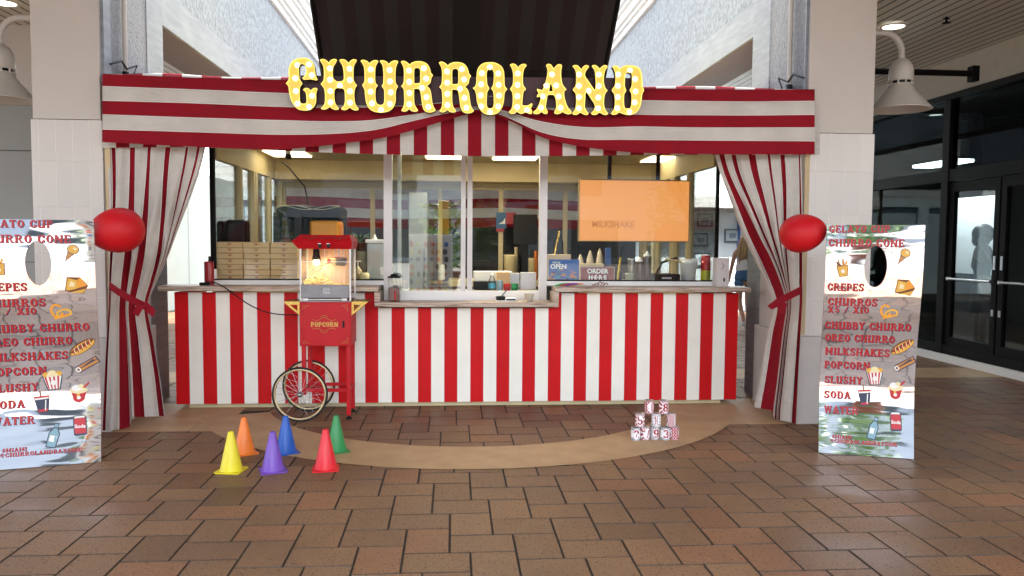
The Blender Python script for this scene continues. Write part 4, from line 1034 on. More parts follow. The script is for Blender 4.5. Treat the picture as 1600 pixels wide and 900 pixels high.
LT = {
'C': ((445, 85, 8.575), [(240,62),(170,75),(115,110),(80,165),(65,230),(68,330),(60,365),(28,403),(62,440),(70,500),(85,580),(110,650),(150,710),(200,750),(270,765),(345,758),(400,720),(430,660),(435,600),(434,540),(450,480),(440,465),(410,462),(380,478),(360,497),(335,472),(300,462),(265,478),(258,490),(290,520),(300,560),(305,640),(295,665),(265,672),(235,665),(220,640),(215,560),(215,480),(228,440),(250,405),(225,365),(210,320),(205,250),(205,190),(220,155),(250,147),(280,160),(292,200),(300,260),(280,300),(250,325),(262,350),(300,355),(350,350),(400,358),(440,365),(450,350),(430,300),(420,240),(412,180),(385,120),(340,80),(290,63)], [], [(178,155),(332,145),(370,290),(150,330),(158,500),(180,668),(335,712),(375,562)]),
'H': ((445, 85, 8.575), [(480,90),(510,78),(545,82),(575,100),(600,125),(625,95),(660,78),(700,82),(708,100),(690,140),(665,180),(655,240),(658,320),(680,355),(710,375),(760,375),(795,355),(800,300),(795,230),(780,165),(748,110),(742,92),(770,80),(810,85),(840,105),(865,130),(890,100),(930,80),(970,90),(970,110),(945,150),(932,200),(930,260),(932,350),(950,395),(978,430),(955,465),(942,520),(942,600),(955,670),(975,710),(998,740),(985,760),(945,762),(905,745),(880,722),(855,745),(815,760),(775,752),(765,735),(795,705),(812,660),(815,580),(808,500),(790,475),(745,465),(700,470),(680,495),(675,560),(682,640),(700,690),(735,735),(725,752),(690,755),(645,740),(615,715),(585,738),(545,752),(505,745),(500,730),(530,700),(548,650),(550,580),(545,500),(530,460),(492,410),(525,370),(535,320),(535,240),(528,180),(510,140)], [], [(612,200),(615,350),(618,500),(620,650),(875,202),(878,352),(880,503),(880,655),(745,430)]),
'U': ((555, 85, 8.575), [(80,105),(100,90),(140,92),(175,110),(200,135),(225,110),(265,93),(305,98),(315,115),(290,160),(278,210),(275,300),(280,390),(308,432),(285,470),(278,540),(282,620),(300,670),(345,690),(385,672),(395,620),(395,540),(388,480),(362,440),(380,400),(385,300),(380,220),(370,160),(335,110),(350,95),(390,97),(430,115),(458,142),(485,115),(530,97),(575,105),(580,125),(560,165),(548,230),(545,330),(550,400),(578,445),(555,490),(548,560),(548,640),(525,710),(480,760),(420,785),(350,792),(280,785),(220,760),(175,710),(150,640),(140,560),(130,480),(103,425),(130,380),(133,300),(128,210),(115,160)], [], [(213,212),(212,360),(212,508),(230,665),(465,220),(470,370),(480,517),(468,672),(350,752)]),
'R': ((665, 85, 8.569), [(178,125),(205,112),(245,120),(280,145),(298,162),(325,138),(380,120),(450,120),(510,140),(550,180),(570,230),(582,275),(606,305),(585,345),(575,400),(550,430),(525,450),(560,480),(580,530),(590,600),(600,670),(615,720),(645,768),(620,790),(570,802),(520,795),(485,765),(465,710),(455,640),(445,560),(430,500),(400,487),(358,487),(355,560),(358,650),(370,710),(405,765),(395,785),(355,790),(320,780),(290,755),(262,780),(225,790),(190,780),(190,765),(215,720),(225,650),(222,560),(215,490),(183,452),(212,410),(220,340),(220,250),(210,190)], [[(358,240),(375,212),(415,212),(435,235),(437,300),(437,385),(425,408),(390,412),(358,410)]], [(288,238),(290,388),(292,537),(292,687),(485,208),(515,345),(460,470),(520,592),(545,722)]),
'O': ((665, 85, 8.569), [(855,120),(780,130),(725,165),(690,225),(680,300),(675,390),(660,440),(627,465),(660,500),(675,560),(685,640),(710,720),(750,780),(800,812),(860,822),(930,812),(985,775),(1025,710),(1045,630),(1050,560),(1060,515),(1090,480),(1060,440),(1052,390),(1050,300),(1040,230),(1010,175),(950,135),(900,122)], [[(865,212),(830,225),(815,270),(818,350),(825,420),(850,468),(825,515),(818,580),(815,680),(830,725),(860,735),(890,725),(908,680),(908,590),(900,510),(875,470),(900,420),(908,350),(910,270),(895,228)]], [(858,182),(752,262),(742,410),(735,557),(742,705),(860,782),(970,705),(980,560),(975,415),(970,265)]),
'L': ((785, 90, 8.575), [(95,115),(120,97),(160,100),(190,125),(205,150),(225,120),(265,100),(305,105),(318,125),(290,160),(275,210),(268,300),(275,380),(308,435),(280,470),(268,530),(262,600),(260,650),(320,655),(355,640),(380,625),(395,635),(388,665),(375,695),(392,730),(385,765),(350,765),(310,745),(255,765),(215,755),(190,735),(160,760),(120,768),(88,755),(85,735),(115,700),(130,640),(132,540),(125,480),(97,435),(130,380),(138,300),(135,220),(122,165)], [], [(203,222),(200,375),(197,525),(193,672),(325,712)]),
'A': ((785, 90, 8.575), [(575,118),(600,100),(640,108),(665,140),(680,162),(700,135),(735,105),(775,108),(788,130),(780,180),(778,240),(785,320),(805,385),(850,440),(820,470),(822,540),(840,610),(870,680),(915,735),(905,765),(860,770),(820,755),(795,740),(765,760),(715,770),(685,755),(688,735),(708,690),(710,620),(700,560),(680,520),(640,512),(600,520),(590,560),(580,620),(575,680),(598,735),(590,765),(550,765),(515,742),(480,765),(430,768),(405,755),(410,735),(450,700),(480,640),(500,580),(508,535),(480,540),(455,545),(455,520),(475,490),(455,455),(460,430),(490,440),(525,450),(550,400),(575,320),(592,240),(595,180)], [[(640,355),(655,400),(665,462),(640,465),(615,465),(628,400)]], [(658,235),(582,385),(715,382),(535,530),(748,530),(512,678),(772,680)]),
'N': ((885, 90, 8.568), [(70,130),(100,115),(140,120),(170,150),(190,170),(210,140),(250,115),(285,125),(285,150),(250,195),(240,260),(300,350),(360,440),(375,440),(378,350),(372,250),(360,180),(330,140),(335,120),(375,115),(410,140),(437,165),(460,135),(500,115),(535,125),(535,145),(505,190),(490,260),(488,340),(505,410),(538,455),(505,500),(492,570),(492,650),(510,710),(540,755),(525,778),(480,775),(430,750),(390,775),(345,780),(318,765),(325,745),(355,710),(365,650),(320,570),(258,475),(245,500),(240,580),(235,660),(250,710),(285,755),(270,778),(225,775),(170,750),(135,775),(90,778),(68,765),(75,745),(105,700),(118,620),(118,540),(108,490),(75,445),(108,395),(118,330),(118,240),(105,180)], [], [(162,235),(160,388),(160,537),(160,687),(425,235),(425,390),(418,542),(415,688),(288,455)]),
'D': ((885, 90, 8.568), [(600,140),(625,122),(665,125),(690,150),(705,165),(735,135),(790,118),(860,118),(925,135),(970,170),(995,240),(1000,320),(1005,400),(1022,450),(1000,500),(990,580),(975,660),(940,725),(880,770),(800,780),(740,765),(690,748),(655,772),(610,778),(582,765),(590,745),(620,700),(632,640),(632,560),(622,500),(592,450),(630,390),(640,320),(640,240),(625,185)], [[(775,240),(800,215),(835,215),(858,245),(860,320),(855,400),(830,450),(852,500),(855,580),(850,650),(835,688),(800,692),(770,685),(758,640),(755,560),(762,500),(785,455),(768,400),(768,320)]], [(683,235),(680,387),(678,537),(672,685),(840,182),(908,297),(915,462),(903,607),(835,738)]),
}
for ch, lab, dx, dy in (('C', 'yellow bulb-lit letter C, first letter of the stall sign', 0, 0), ('H', 'yellow bulb-lit letter H of the stall sign', 0, 0),
        ('U', 'yellow bulb-lit letter U of the stall sign', 0, 0), ('R', 'yellow bulb-lit letter R right after the U in the stall sign', -59.1, -1.3),
        ('R', 'yellow bulb-lit letter R just before the O in the stall sign', 0, 0), ('O', 'yellow bulb-lit letter O of the stall sign', 0, 0),
        ('L', 'yellow bulb-lit letter L of the stall sign', 0, 0), ('A', 'yellow bulb-lit letter A of the stall sign', 0, 0),
        ('N', 'yellow bulb-lit letter N of the stall sign', 0, 0), ('D', 'yellow bulb-lit letter D, last letter of the stall sign', 0, 0)):
    (ox, oy, s_), out_, hl, bl = LT[ch]
    letter(ch, lab, ox, oy, s_, out_, hl, bl, dx, dy)

# =================================================================== popcorn cart
def popcorn():
    Yf, Yb = 6.99, 7.34
    x0 = P(468, 500, Yf).x; x1 = P(549, 500, Yf).x
    t = thing('popcorn_cart', 'old style red popcorn cart with two spoked wheels, glass case lit from inside', 'popcorn cart', ((x0+x1)/2, 7.16, 0))
    z = lambda py: P(508, py, Yf).z
    zbx0, zbx1, zd0, zg1, zt1 = z(541), z(472), z(445), z(389), z(367)
    W = x1-x0
    # cabinet
    a = MB(); a.box(x0, x1, Yf, Yb, zbx0, zbx1, bev=.006); cab = a.build('cabinet', M['red_paint'], t)
    a = MB(); a.box(x0+.012, x1-.012, Yf-.006, Yf-.001, zbx0+.012, zbx1-.012, bev=.002); dr = a.build('cabinet_door', M['red_paint'], t)
    a = MB()
    for zz in (zbx0+.07, zbx1-.09): a.box(x0+.012, x0+.055, Yf-.010, Yf-.005, zz-.018, zz+.018); a.tube([(x0+.033, Yf-.011, zz-.022), (x0+.033, Yf-.011, zz+.022)], .005, 6)
    a.build('hinge', M['red_paint'], dr)
    a = MB(); a.box(x1-.075, x1-.06, Yf-.02, Yf-.006, (zbx0+zbx1)/2-.03, (zbx0+zbx1)/2+.03, bev=.003); a.build('latch', M['black'], dr)
    a = MB(); f = lambda x, zz, o: (x, Yf-.0072-o, zz)
    slab('POPCORN', a, f, x0+.10, (zbx0+zbx1)/2-.022, .042, W-.215)
    a.build('lettering', M['gold'], dr)
    a = MB(); zc_ = (zbx0+zbx1)/2; xc = (x0+x1)/2-.01
    for s in (-1, 1):
        for k in range(18):
            u = -1+2*k/17; 
            if k < 17:
                u2 = -1+2*(k+1)/17; h = lambda q: zc_+s*(.045+.016*math.cos(q*4.4)*math.exp(-q*q))
                a.tube([(xc+u*.1, Yf-.0085, h(u)), (xc+u2*.1, Yf-.0085, h(u2))], .0018, 4)
        a.tube([(xc-.03, Yf-.0085, zc_+s*.066), (xc, Yf-.0085, zc_+s*.078), (xc+.03, Yf-.0085, zc_+s*.066)], .0016, 4)
    for sx, sz in ((x0+.03, zbx0+.03), (x1-.03, zbx0+.03), (x0+.03, zbx1-.03), (x1-.03, zbx1-.03)):
        ix = 1 if sx < xc else -1; iz = 1 if sz < zc_ else -1
        a.tube([(sx, Yf-.0085, sz+iz*.05), (sx, Yf-.0085, sz), (sx+ix*.06, Yf-.0085, sz)], .0016, 4)
        a.tube([(sx+ix*.012, Yf-.0085, sz+iz*.03), (sx+ix*.02, Yf-.0085, sz+iz*.012), (sx+ix*.04, Yf-.0085, sz+iz*.01)], .0014, 4)
    a.build('gold_scrollwork', M['gold'], dr)
    # legs, stretchers
    for nm_, xx, yy, zb in (('leg', x0+.03, Yf+.03, .22), ('leg', x1-.03, Yf+.03, .035), ('leg', x0+.03, Yb-.03, .22), ('leg', x1-.03, Yb-.03, .035)):
        a = MB(); a.box(xx-.018, xx+.018, yy-.018, yy+.018, zb, zbx0, bev=.003); l = a.build('leg', M['red_paint'], t)
        if zb < .1:
            a = MB(); a.cyl((xx, yy, .0), .026, .014, 14); a.cyl((xx, yy, .012), .008, .026, 8); a.build('levelling_foot', M['black'], l)
    for yy in (Yf+.03, Yb-.03):
        a = MB(); a.box(x0+.048, x1-.048, yy-.011, yy+.011, .245, .275, bev=.002); a.build('stretcher', M['red_paint'], t)
    a = MB(); a.box(x1-.04, x1-.02, Yf+.048, Yb-.048, .245, .275, bev=.002); a.box(x0+.02, x0+.04, Yf+.048, Yb-.048, .225, .25, bev=.002); a.build('stretcher', M['red_paint'], t)
    # wheels
    wx = x0+.012
    a = MB(); a.tube([(wx, Yf-.09, .243), (wx, Yb+.03, .243)], .008, 8); a.build('axle', M['steel'], t)
    for wy, wxx in ((Yf-.075, wx), (Yb-.0, wx+.0)):
        R0 = .243
        tw = MB(); pts = [Vector((wxx+math.cos(q)*(R0-.009), wy, .243+math.sin(q)*(R0-.009))) for q in [2*math.pi*i/48 for i in range(49)]]
        tw.tube(pts, .009, 8, cap=False); tyre = tw.build('wheel', M['rubber'], t)
        rm = MB(); pts = [Vector((wxx+math.cos(q)*(R0-.024), wy, .243+math.sin(q)*(R0-.024))) for q in [2*math.pi*i/48 for i in range(49)]]
        rm.tube(pts, .009, 8, cap=False); rm.build('rim', M['brass_rim'], tyre)
        h = MB(); h.lathe([(.001, -.03), (.012, -.03), (.012, -.02), (.024, -.018), (.024, .018), (.012, .02), (.012, .03), (.001, .03)], (wxx, wy, .243), 14, axis='Y'); h.build('hub', M['steel'], tyre)
        sp_ = MB()
        for i in range(20):
            q = 2*math.pi*i/20; q2 = q+(.35 if i % 2 else -.35)
            sp_.tube([(wxx+math.cos(q2)*.022, wy+(.014 if i % 2 else -.014), .243+math.sin(q2)*.022), (wxx+math.cos(q)*(R0-.03), wy, .243+math.sin(q)*(R0-.03))], .0014, 4)
        sp_.build('spokes', M['chrome'], tyre)
    # drawer / lower steel panel
    a = MB(); a.box(x0+.008, x1-.008, Yf+.005, Yb, zbx1, zbx1+.012); a.box(x0+.012, x1-.02, Yf, Yf+.02, zbx1+.035, zd0, bev=.004); dw = a.build('steel_drop_panel', M['steel_panel'], t)
    a = MB(); put_text(a, 'Old', lambda u, v: (xc+.02+u, Yf-.002, (zbx1+zd0)/2+.035+v), .035); put_text(a, 'Time', lambda u, v: (xc+.02+u, Yf-.002, (zbx1+zd0)/2+.008+v), .032)
    a.build('panel_lettering', M['steel'], dw)
    a = MB(); a.box(x0+.08, x1-.08, Yf-.018, Yf+.01, zbx1+.018, zbx1+.03, bev=.003); a.box(x0+.03, x0+.08, Yf-.01, Yf+.01, zbx1+.01, zbx1+.035, bev=.003); a.box(x1-.085, x1-.035, Yf-.01, Yf+.01, zbx1+.01, zbx1+.035, bev=.003); a.build('catch_tray', M['steel'], t)
    # glass case
    for xx in (x0+.004, x1-.016):
        for yy in (Yf+.004, Yb-.016):
            a = MB(); a.box(xx, xx+.014, yy, yy+.014, zbx1+.01, zg1); a.build('case_post', M['alu_white'], t)
    a = MB(); a.box(x0+.018, x1-.018, Yf+.009, Yf+.012, zd0, zg1); a.box(x0+.009, x0+.012, Yf+.02, Yb-.02, zd0-.04, zg1); a.box(x1-.012, x1-.009, Yf+.02, Yb-.02, zd0-.04, zg1)
    a.build('case_glass', M['case_glass'], t)
    a = MB(); a.box(x0+.02, x1-.02, Yf+.02, Yb-.02, zd0-.035, zd0-.025); a.build('case_floor', M['steel'], t)
    a = MB(); a.box(x0+.018, x1-.018, Yf+.0, Yf+.006, (zd0+zg1)/2-.003+.045, (zd0+zg1)/2+.003+.045); a.box(xc+.005, xc+.008, Yf-.001, Yf+.004, zd0, zg1); a.build('door_split', M['alu_white'], t)
    # kettle
    kc = (x1-.13, (Yf+Yb)/2, zg1-.12)
    a = MB(); a.lathe([(.001, -.035), (.055, -.035), (.066, -.02), (.07, .03), (.074, .032), (.074, .038), (.03, .045), (.001, .045)], kc, 24); kt = a.build('kettle', M['steel'], t)
    a = MB(); a.tube([(kc[0], kc[1], kc[2]+.04), (kc[0], kc[1], zg1)], .006, 8); a.tube([(kc[0]-.03, kc[1], kc[2]+.03), (kc[0]-.03, kc[1], zg1)], .003, 6)
    a.tube([(kc[0]+.04, kc[1], kc[2]+.03), (kc[0]+.04, kc[1], zg1)], .003, 6); a.build('kettle_rod', M['chrome'], t)
    a = MB(); a.box(kc[0]-.1, kc[0]-.08, kc[1]-.02, kc[1], kc[2]-.01, kc[2]+.03, bev=.004); a.tube([(kc[0]-.09, kc[1]-.01, kc[2]+.01), (kc[0]-.07, kc[1]-.01, kc[2]+.015)], .004, 6); a.build('kettle_handle', mat('handle_red', (.4, .01, .01), .4), kt)
    a = MB(); pts = [(x0+.11, kc[1]-.05, zg1-.06)]+[(x0+.13+.05*math.sin(q), kc[1]-.06, zg1-.12-.06*math.cos(q+3.14)-.02) for q in [0.2+i*.35 for i in range(12)]]+[(kc[0]-.06, kc[1], kc[2])]
    a.tube(pts, .003, 6); a.build('power_lead', M['black'], t)
    # lamp in the case
    a = MB(); a.lathe([(.001, .10), (.022, .10), (.03, .085), (.03, .05), (.036, .02), (.04, 0)], (x0+.12, kc[1], zg1-.1), 18); a.build('case_lamp', M['blackm'], t)
    a = MB(); a.sphere((x0+.12, kc[1], zg1-.12), .03, 16, 10); a.build('case_bulb', mat('case_bulb', (1, .9, .6), .3, emit=(1, .82, .42), es=1.6), t)
    # back wall of the case warm
    a = MB(); a.box(x0+.02, x1-.02, Yb-.014, Yb-.008, zd0-.02, zg1); a.build('case_back', mat('case_back', (.62, .42, .30), .4, metal=.3, var=.2, vscale=12, stretch=(6, 1, .3)), t)
    # popcorn heap
    a = MB(); rr = random.Random(4)
    for i in range(520):
        u = rr.uniform(0, 1); xx = x0+.03+u*(W-.07); yy = rr.uniform(Yf+.03, Yb-.03)
        top_ = .085*math.exp(-((xx-(x0+.12))/.10)**2)+.015
        zz = zd0-.025+rr.uniform(.3, 1)*top_
        r_ = rr.uniform(.006, .011)
        for q in range(2):
            a.sphere((xx+rr.uniform(-.006, .006), yy+rr.uniform(-.006, .006), zz+rr.uniform(-.004, .006)), r_*rr.uniform(.6, 1), 6, 4)
    pc = a.build('popcorn_heap', mat('popcorn', (.82, .68, .30), .8, var=.15, vscale=60), t)
    # canopy box on top
    xa, xb = P(457, 375, Yf).x, P(551, 375, Yf).x
    a = MB(); z0, z1_, z2 = zg1, zg1+.045, zt1
    ring_ = [(x0-.004, x1+.004, Yf-.004, Yb+.004, z0), (xa, xb, Yf-.045, Yb+.045, z1_+.02), (x0+.015, x1-.015, Yf+.01, Yb-.01, z2)]
    vs = []
    for (p, q, r_, s, zz) in ring_: vs += [(p, r_, zz), (q, r_, zz), (q, s, zz), (p, s, zz)]
    a.add(vs, [(0, 1, 2, 3), (8, 9, 10, 11)]+[(k*4+i, k*4+(i+1) % 4, (k+1)*4+(i+1) % 4, (k+1)*4+i) for k in range(2) for i in range(4)])
    cn = a.build('canopy_top_box', M['red_paint'], t)
    for xx in (xc-.03, xc+.045):
        a = MB(); a.box(xx-.014, xx+.014, Yf-.036, Yf-.020, z0+.012, z0+.042, bev=.003); a.build('rocker_switch', M['black'], cn)
        a = MB(); a.box(xx-.014, xx+.014, Yf-.05, Yf-.034, z0+.044, z0+.05); a.build('switch_label', M['white'], cn)
    a = MB()
    def onroof(u, w_): # u across, w 0..1 up the upper slope
        return (xc+.01+u, (Yf-.045)*(1-w_)+(Yf+.01)*w_-.003, (z1_+.02)*(1-w_)+z2*w_)
    for s in (-1, 1):
        for k in range(14):
            q, q2 = k/14, (k+1)/14
            a.tube([onroof(s*(.05+q*.14), .5+.25*math.sin(q*9)), onroof(s*(.05+q2*.14), .5+.25*math.sin(q2*9))], .0022, 4)
        for q in (.2, .5, .8): a.tube([onroof(s*(.05+q*.14), .5), onroof(s*(.06+q*.14), .8), onroof(s*(.07+q*.14), .35)], .0022, 4)
    for k in range(3): a.tube([onroof(-.03+k*.028, .3), onroof(-.03+k*.028, .7), onroof(-.015+k*.028, .4)], .0022, 4)
    a.build('top_scrollwork', mat('dark_gold', (.10, .05, .02), .5), cn)
    # brass shelves folded down at the sides
    for s, xx in ((-1, x0), (1, x1)):
        a = MB(); zt = zbx1-.005
        for yy in (Yf+.02, Yb-.02):
            tri = [(xx+s*.0, zt), (xx+s*.135, zt), (xx+s*.0, zt-.115)]
            inn = [(xx+s*.02, zt-.02), (xx+s*.085, zt-.02), (xx+s*.02, zt-.078)]
            for i in range(3):
                j = (i+1) % 3
                vs = [(tri[i][0], yy-.008, tri[i][1]), (tri[j][0], yy-.008, tri[j][1]), (inn[j][0], yy-.008, inn[j][1]), (inn[i][0], yy-.008, inn[i][1])]
                vs += [(p[0], yy+.008, p[2]) for p in vs]
                a.add(vs, [(0, 1, 2, 3), (4, 5, 6, 7), (0, 1, 5, 4), (2, 3, 7, 6), (1, 2, 6, 5), (0, 3, 7, 4)])
        a.box(xx, xx+s*.14, Yf+.03, Yb-.03, zt, zt+.008); a.build('brass_side_shelf', M['brass'], t)
    # lamp light of the case
    ld = bpy.data.lights.new('case_light', 'POINT'); ld.energy = .6; ld.color = (1, .72, .32); ld.shadow_soft_size = .03
    lo = bpy.data.objects.new('case_light', ld); col.objects.link(lo); lo.parent = t; lo.location = Vector((x0+.12, kc[1]-.06, zg1-.15))-t.location
    return t, x0, zbx1
pt, px0_, pz = popcorn()
# lead from the counter to the cart
a = MB(); pts = [P(x, y, Y) for x, y, Y in ((322, 441, 7.5), (335, 441, 7.45), (345, 445, 7.36), (358, 454, 7.33), (372, 465, 7.31), (392, 478, 7.3), (415, 488, 7.29), (435, 491.5, 7.28), (455, 492, 7.26), (470, 492, 7.25))]
q = []
for i in range(len(pts)-1): q += [pts[i].lerp(pts[i+1], k/4) for k in range(4)]
for _ in range(3): q = [q[0]]+[(q[i-1]+q[i]*2+q[i+1])/4 for i in range(1, len(q)-1)]+[q[-1]]
a.tube(q, .0055, 8); a.box(q[0].x-.06, q[0].x+.03, 7.48, 7.53, zc+.001, zc+.028, bev=.008)
tag(a.build('power_cord', M['black']), 'black power cord hanging from the counter to the popcorn cart', 'cord')

# =================================================================== cones
def cone(label, cpx, base, top, m, rz):
    c = G(*base)
    zt = P(cpx, top, c.y+.02).z
    t = thing('traffic_cone', label, 'cone', (c.x, c.y+.085, 0), rz, group='small coloured sport cones on the paving')
    s = zt/.30
    a = MB(); w_ = .098*s; bm = bmesh.new(); bmesh.ops.create_cube(bm, size=1)
    for v in bm.verts: v.co = Vector((v.co.x*2*w_, v.co.y*2*w_, .004+v.co.z*.007))
    bmesh.ops.bevel(bm, geom=[e for e in bm.edges if abs((e.verts[0].co-e.verts[1].co).z) > .003], offset=.02*s, segments=3, profile=.5, affect='EDGES')
    a.bm(bm); a.build('base_plate', m, t, world=False)
    a = MB(); a.lathe([(.088*s, .007), (.083*s, .012), (.0235*s, .285*s), (.0225*s, .295*s), (.018*s, .30*s), (.014*s, .297*s), (.013*s, .28*s)], (0, 0, 0), 32)
    a.build('cone_body', m, t, world=False)
for lab, cpx, b, tp, c, rz in (('yellow plastic cone at the front, far left of the six', 356, (356, 741), 678, (.72, .60, .015), -.16), ('orange plastic cone behind the yellow one', 377, (377, 713), 655, (.78, .18, .012), .5),
        ('purple plastic cone at the front, between yellow and red', 422, (422, 741), 678, (.16, .065, .42), .35), ('blue plastic cone behind the purple one', 441, (443, 712), 653, (.005, .085, .42), .45),
        ('red plastic cone at the front on the right', 506, (506, 738), 674, (.68, .012, .022), .12), ('green plastic cone behind the red one', 523, (523, 710), 652, (.02, .24, .06), .4)):
    nm_ = 'cone_'+lab.split()[0]; cone(lab, cpx, b, tp, mat(nm_, c, .38, var=.04, vscale=12), rz)

# =================================================================== number cans
M['can_white'] = mat('can_white', (.80, .79, .82), .35); M['can_red'] = mat('can_red', (.36, .008, .02), .35); M['can_dark'] = mat('can_dark', (.03, .02, .03), .4)
def can(x, y, z, ch, face, pat, label):
    """face: angle (deg) of the number panel from straight at the camera, + = to the right"""
    R0, H = .0375, .106
    t = thing('tin_can', label, 'tin can', (x, y, z), group='stacked number cans of the ball game')
    a = MB(); nA, nH = 72, 20
    def pt(u, v, o=0): an = rad(-90+face)+u; return (math.cos(an)*(R0+o), math.sin(an)*(R0+o), .004+v*(H-.008))
    for i in range(nA):
        for j in range(nH):
            u0, u1, v0, v1 = -math.pi+2*math.pi*i/nA, -math.pi+2*math.pi*(i+1)/nA, j/nH, (j+1)/nH
            u, v = (u0+u1)/2, (v0+v1)/2
            ov = min((((abs(u)-c_)/.80)**2+((v-.5)/.43)**2) for c_ in (0, math.pi)) < 1 
            if ov: m_ = 0
            elif pat == 'dots': m_ = 0 if (math.hypot(((u*3.2) % 1)-.5, ((v*4+.5*(int(u*3.2) % 2)) % 1)-.5) < .3) else 1
            elif pat == 'burst': m_ = 1 if int((math.atan2(v-.5, u)+7)*6) % 2 else 0
            elif pat == 'check': m_ = 2 if (int(u*9+50)+int(v*10)) % 2 else 0
            elif pat == 'bdots': m_ = 2 if math.hypot(((u*3.2) % 1)-.5, ((v*4) % 1)-.5) < .26 else 0
            elif pat == 'edge': m_ = 2 if (v < .2 or v > .8) and int(u*12+50) % 2 else 0
            else: m_ = (1 if int(u*9+60) % 2 else 0)
            a.add([pt(u0, v0), pt(u1, v0), pt(u1, v1), pt(u0, v1)], [(0, 1, 2, 3)], m_, True)
    a.build('printed_wrap', [M['can_white'], M['can_red'], M['can_dark']], t, world=False, fixn=False)
    a = MB(); a.lathe([(.001, .0005), (R0-.002, .0005), (R0+.001, .003), (R0-.0005, .005)], (0, 0, 0), 32); a.build('metal_base', M['steel'], t, world=False)
    a = MB(); a.lathe([(R0-.0005, H-.005), (R0+.0012, H-.003), (R0, H), (R0-.003, H-.001), (R0-.004, H-.004), (.001, H-.004)], (0, 0, 0), 32)
    a.build('metal_lid', M['steel'], t, world=False)
    a = MB()
    for off in (0, math.pi):
        f = lambda xx, zz, o, off=off: (lambda an: (math.cos(an)*(R0+.0006+o), math.sin(an)*(R0+.0006+o), zz))(rad(-90+face)+off+xx/R0)
        w_ = glyph(ch)[0]*.062*1.15; slab(ch, a, f, -w_/2, H/2-.033, .066, w_)
    a.build('number', M['can_red'], t, world=False, fixn=False)
D1 = .0755
cy = 6.16; cxs = [P(px, 690, cy).x for px in (992.5, 1007.6, 1022.8, 1038.2, 1053.2)]
H_ = .1065
rows = [(0, cxs, '27935', (-4, 14, 10, 0, 88), ('edge', 'burst', 'check', 'edge', 'dots'), ('with number 2, left end of the bottom row', 'with number 7, second from the left in the bottom row', 'with number 9 in the middle of the bottom row', 'with number 3, fourth from the left in the bottom row', 'red with white dots, right end of the bottom row')),
        (1, [P(px, 655, cy).x for px in (1000.2, 1025.6, 1048.6)], '510', (-12, -14, 88), ('burst', 'bdots', 'stripe'), ('with number 5, left in the middle row', 'with number 1, centre of the middle row', 'with red and white stripes, right in the middle row')),
        (2, [P(px, 632, cy).x for px in (1014.8, 1037)], '48', (9, 12), ('dots', 'burst'), ('with number 4, left on the top row', 'with number 8, right on the top row'))]
for lev, xs, chs, fcs, pats, labs in rows:
    for x, c_, f_, p_, l_ in zip(xs, chs, fcs, pats, labs):
        can(x, cy+random.uniform(-.012, .012), .004+lev*H_, c_, f_, p_, 'can of the stacked pyramid '+l_)

# =================================================================== balloons
def balloon(c_px, Y, rx, rz_, knot, ang, label):
    c = P(c_px[0], c_px[1], Y); k = Y/FPX*1.0
    t = thing('balloon', label, 'balloon', c, group='red balloons on the menu boards')
    A, B_ = rx*k, rz_*k
    a = MB(); prof = []
    for i in range(25):
        th = math.pi*i/24; z = -math.cos(th)
        r_ = math.sin(th)*(1.0-.13*z) if z > 0 else math.sin(th)*(1.0-.13*z)
        prof.append((max(1e-4, r_*B_), z*A))
    mt_ = Matrix.Rotation(ang, 3, 'Y')
    a.lathe(prof, (0, 0, 0), 36, mtx=mt_); a.build('balloon_skin', M['balloon'], t, world=False)
    a = MB(); d = mt_ @ Vector((0, 0, 1)); a.tube([d*(A*.985), d*(A*1.05), d*(A*1.10)], [.012, .006, .013], 8); a.build('knot', M['balloon'], t, world=False)
balloon((182, 360.5), 5.85, 40, 33.5, None, rad(-100), 'red balloon at the top corner of the left menu board')
balloon((1255, 364), 5.80, 37.5, 30.5, None, rad(78), 'red balloon at the top corner of the right menu board')

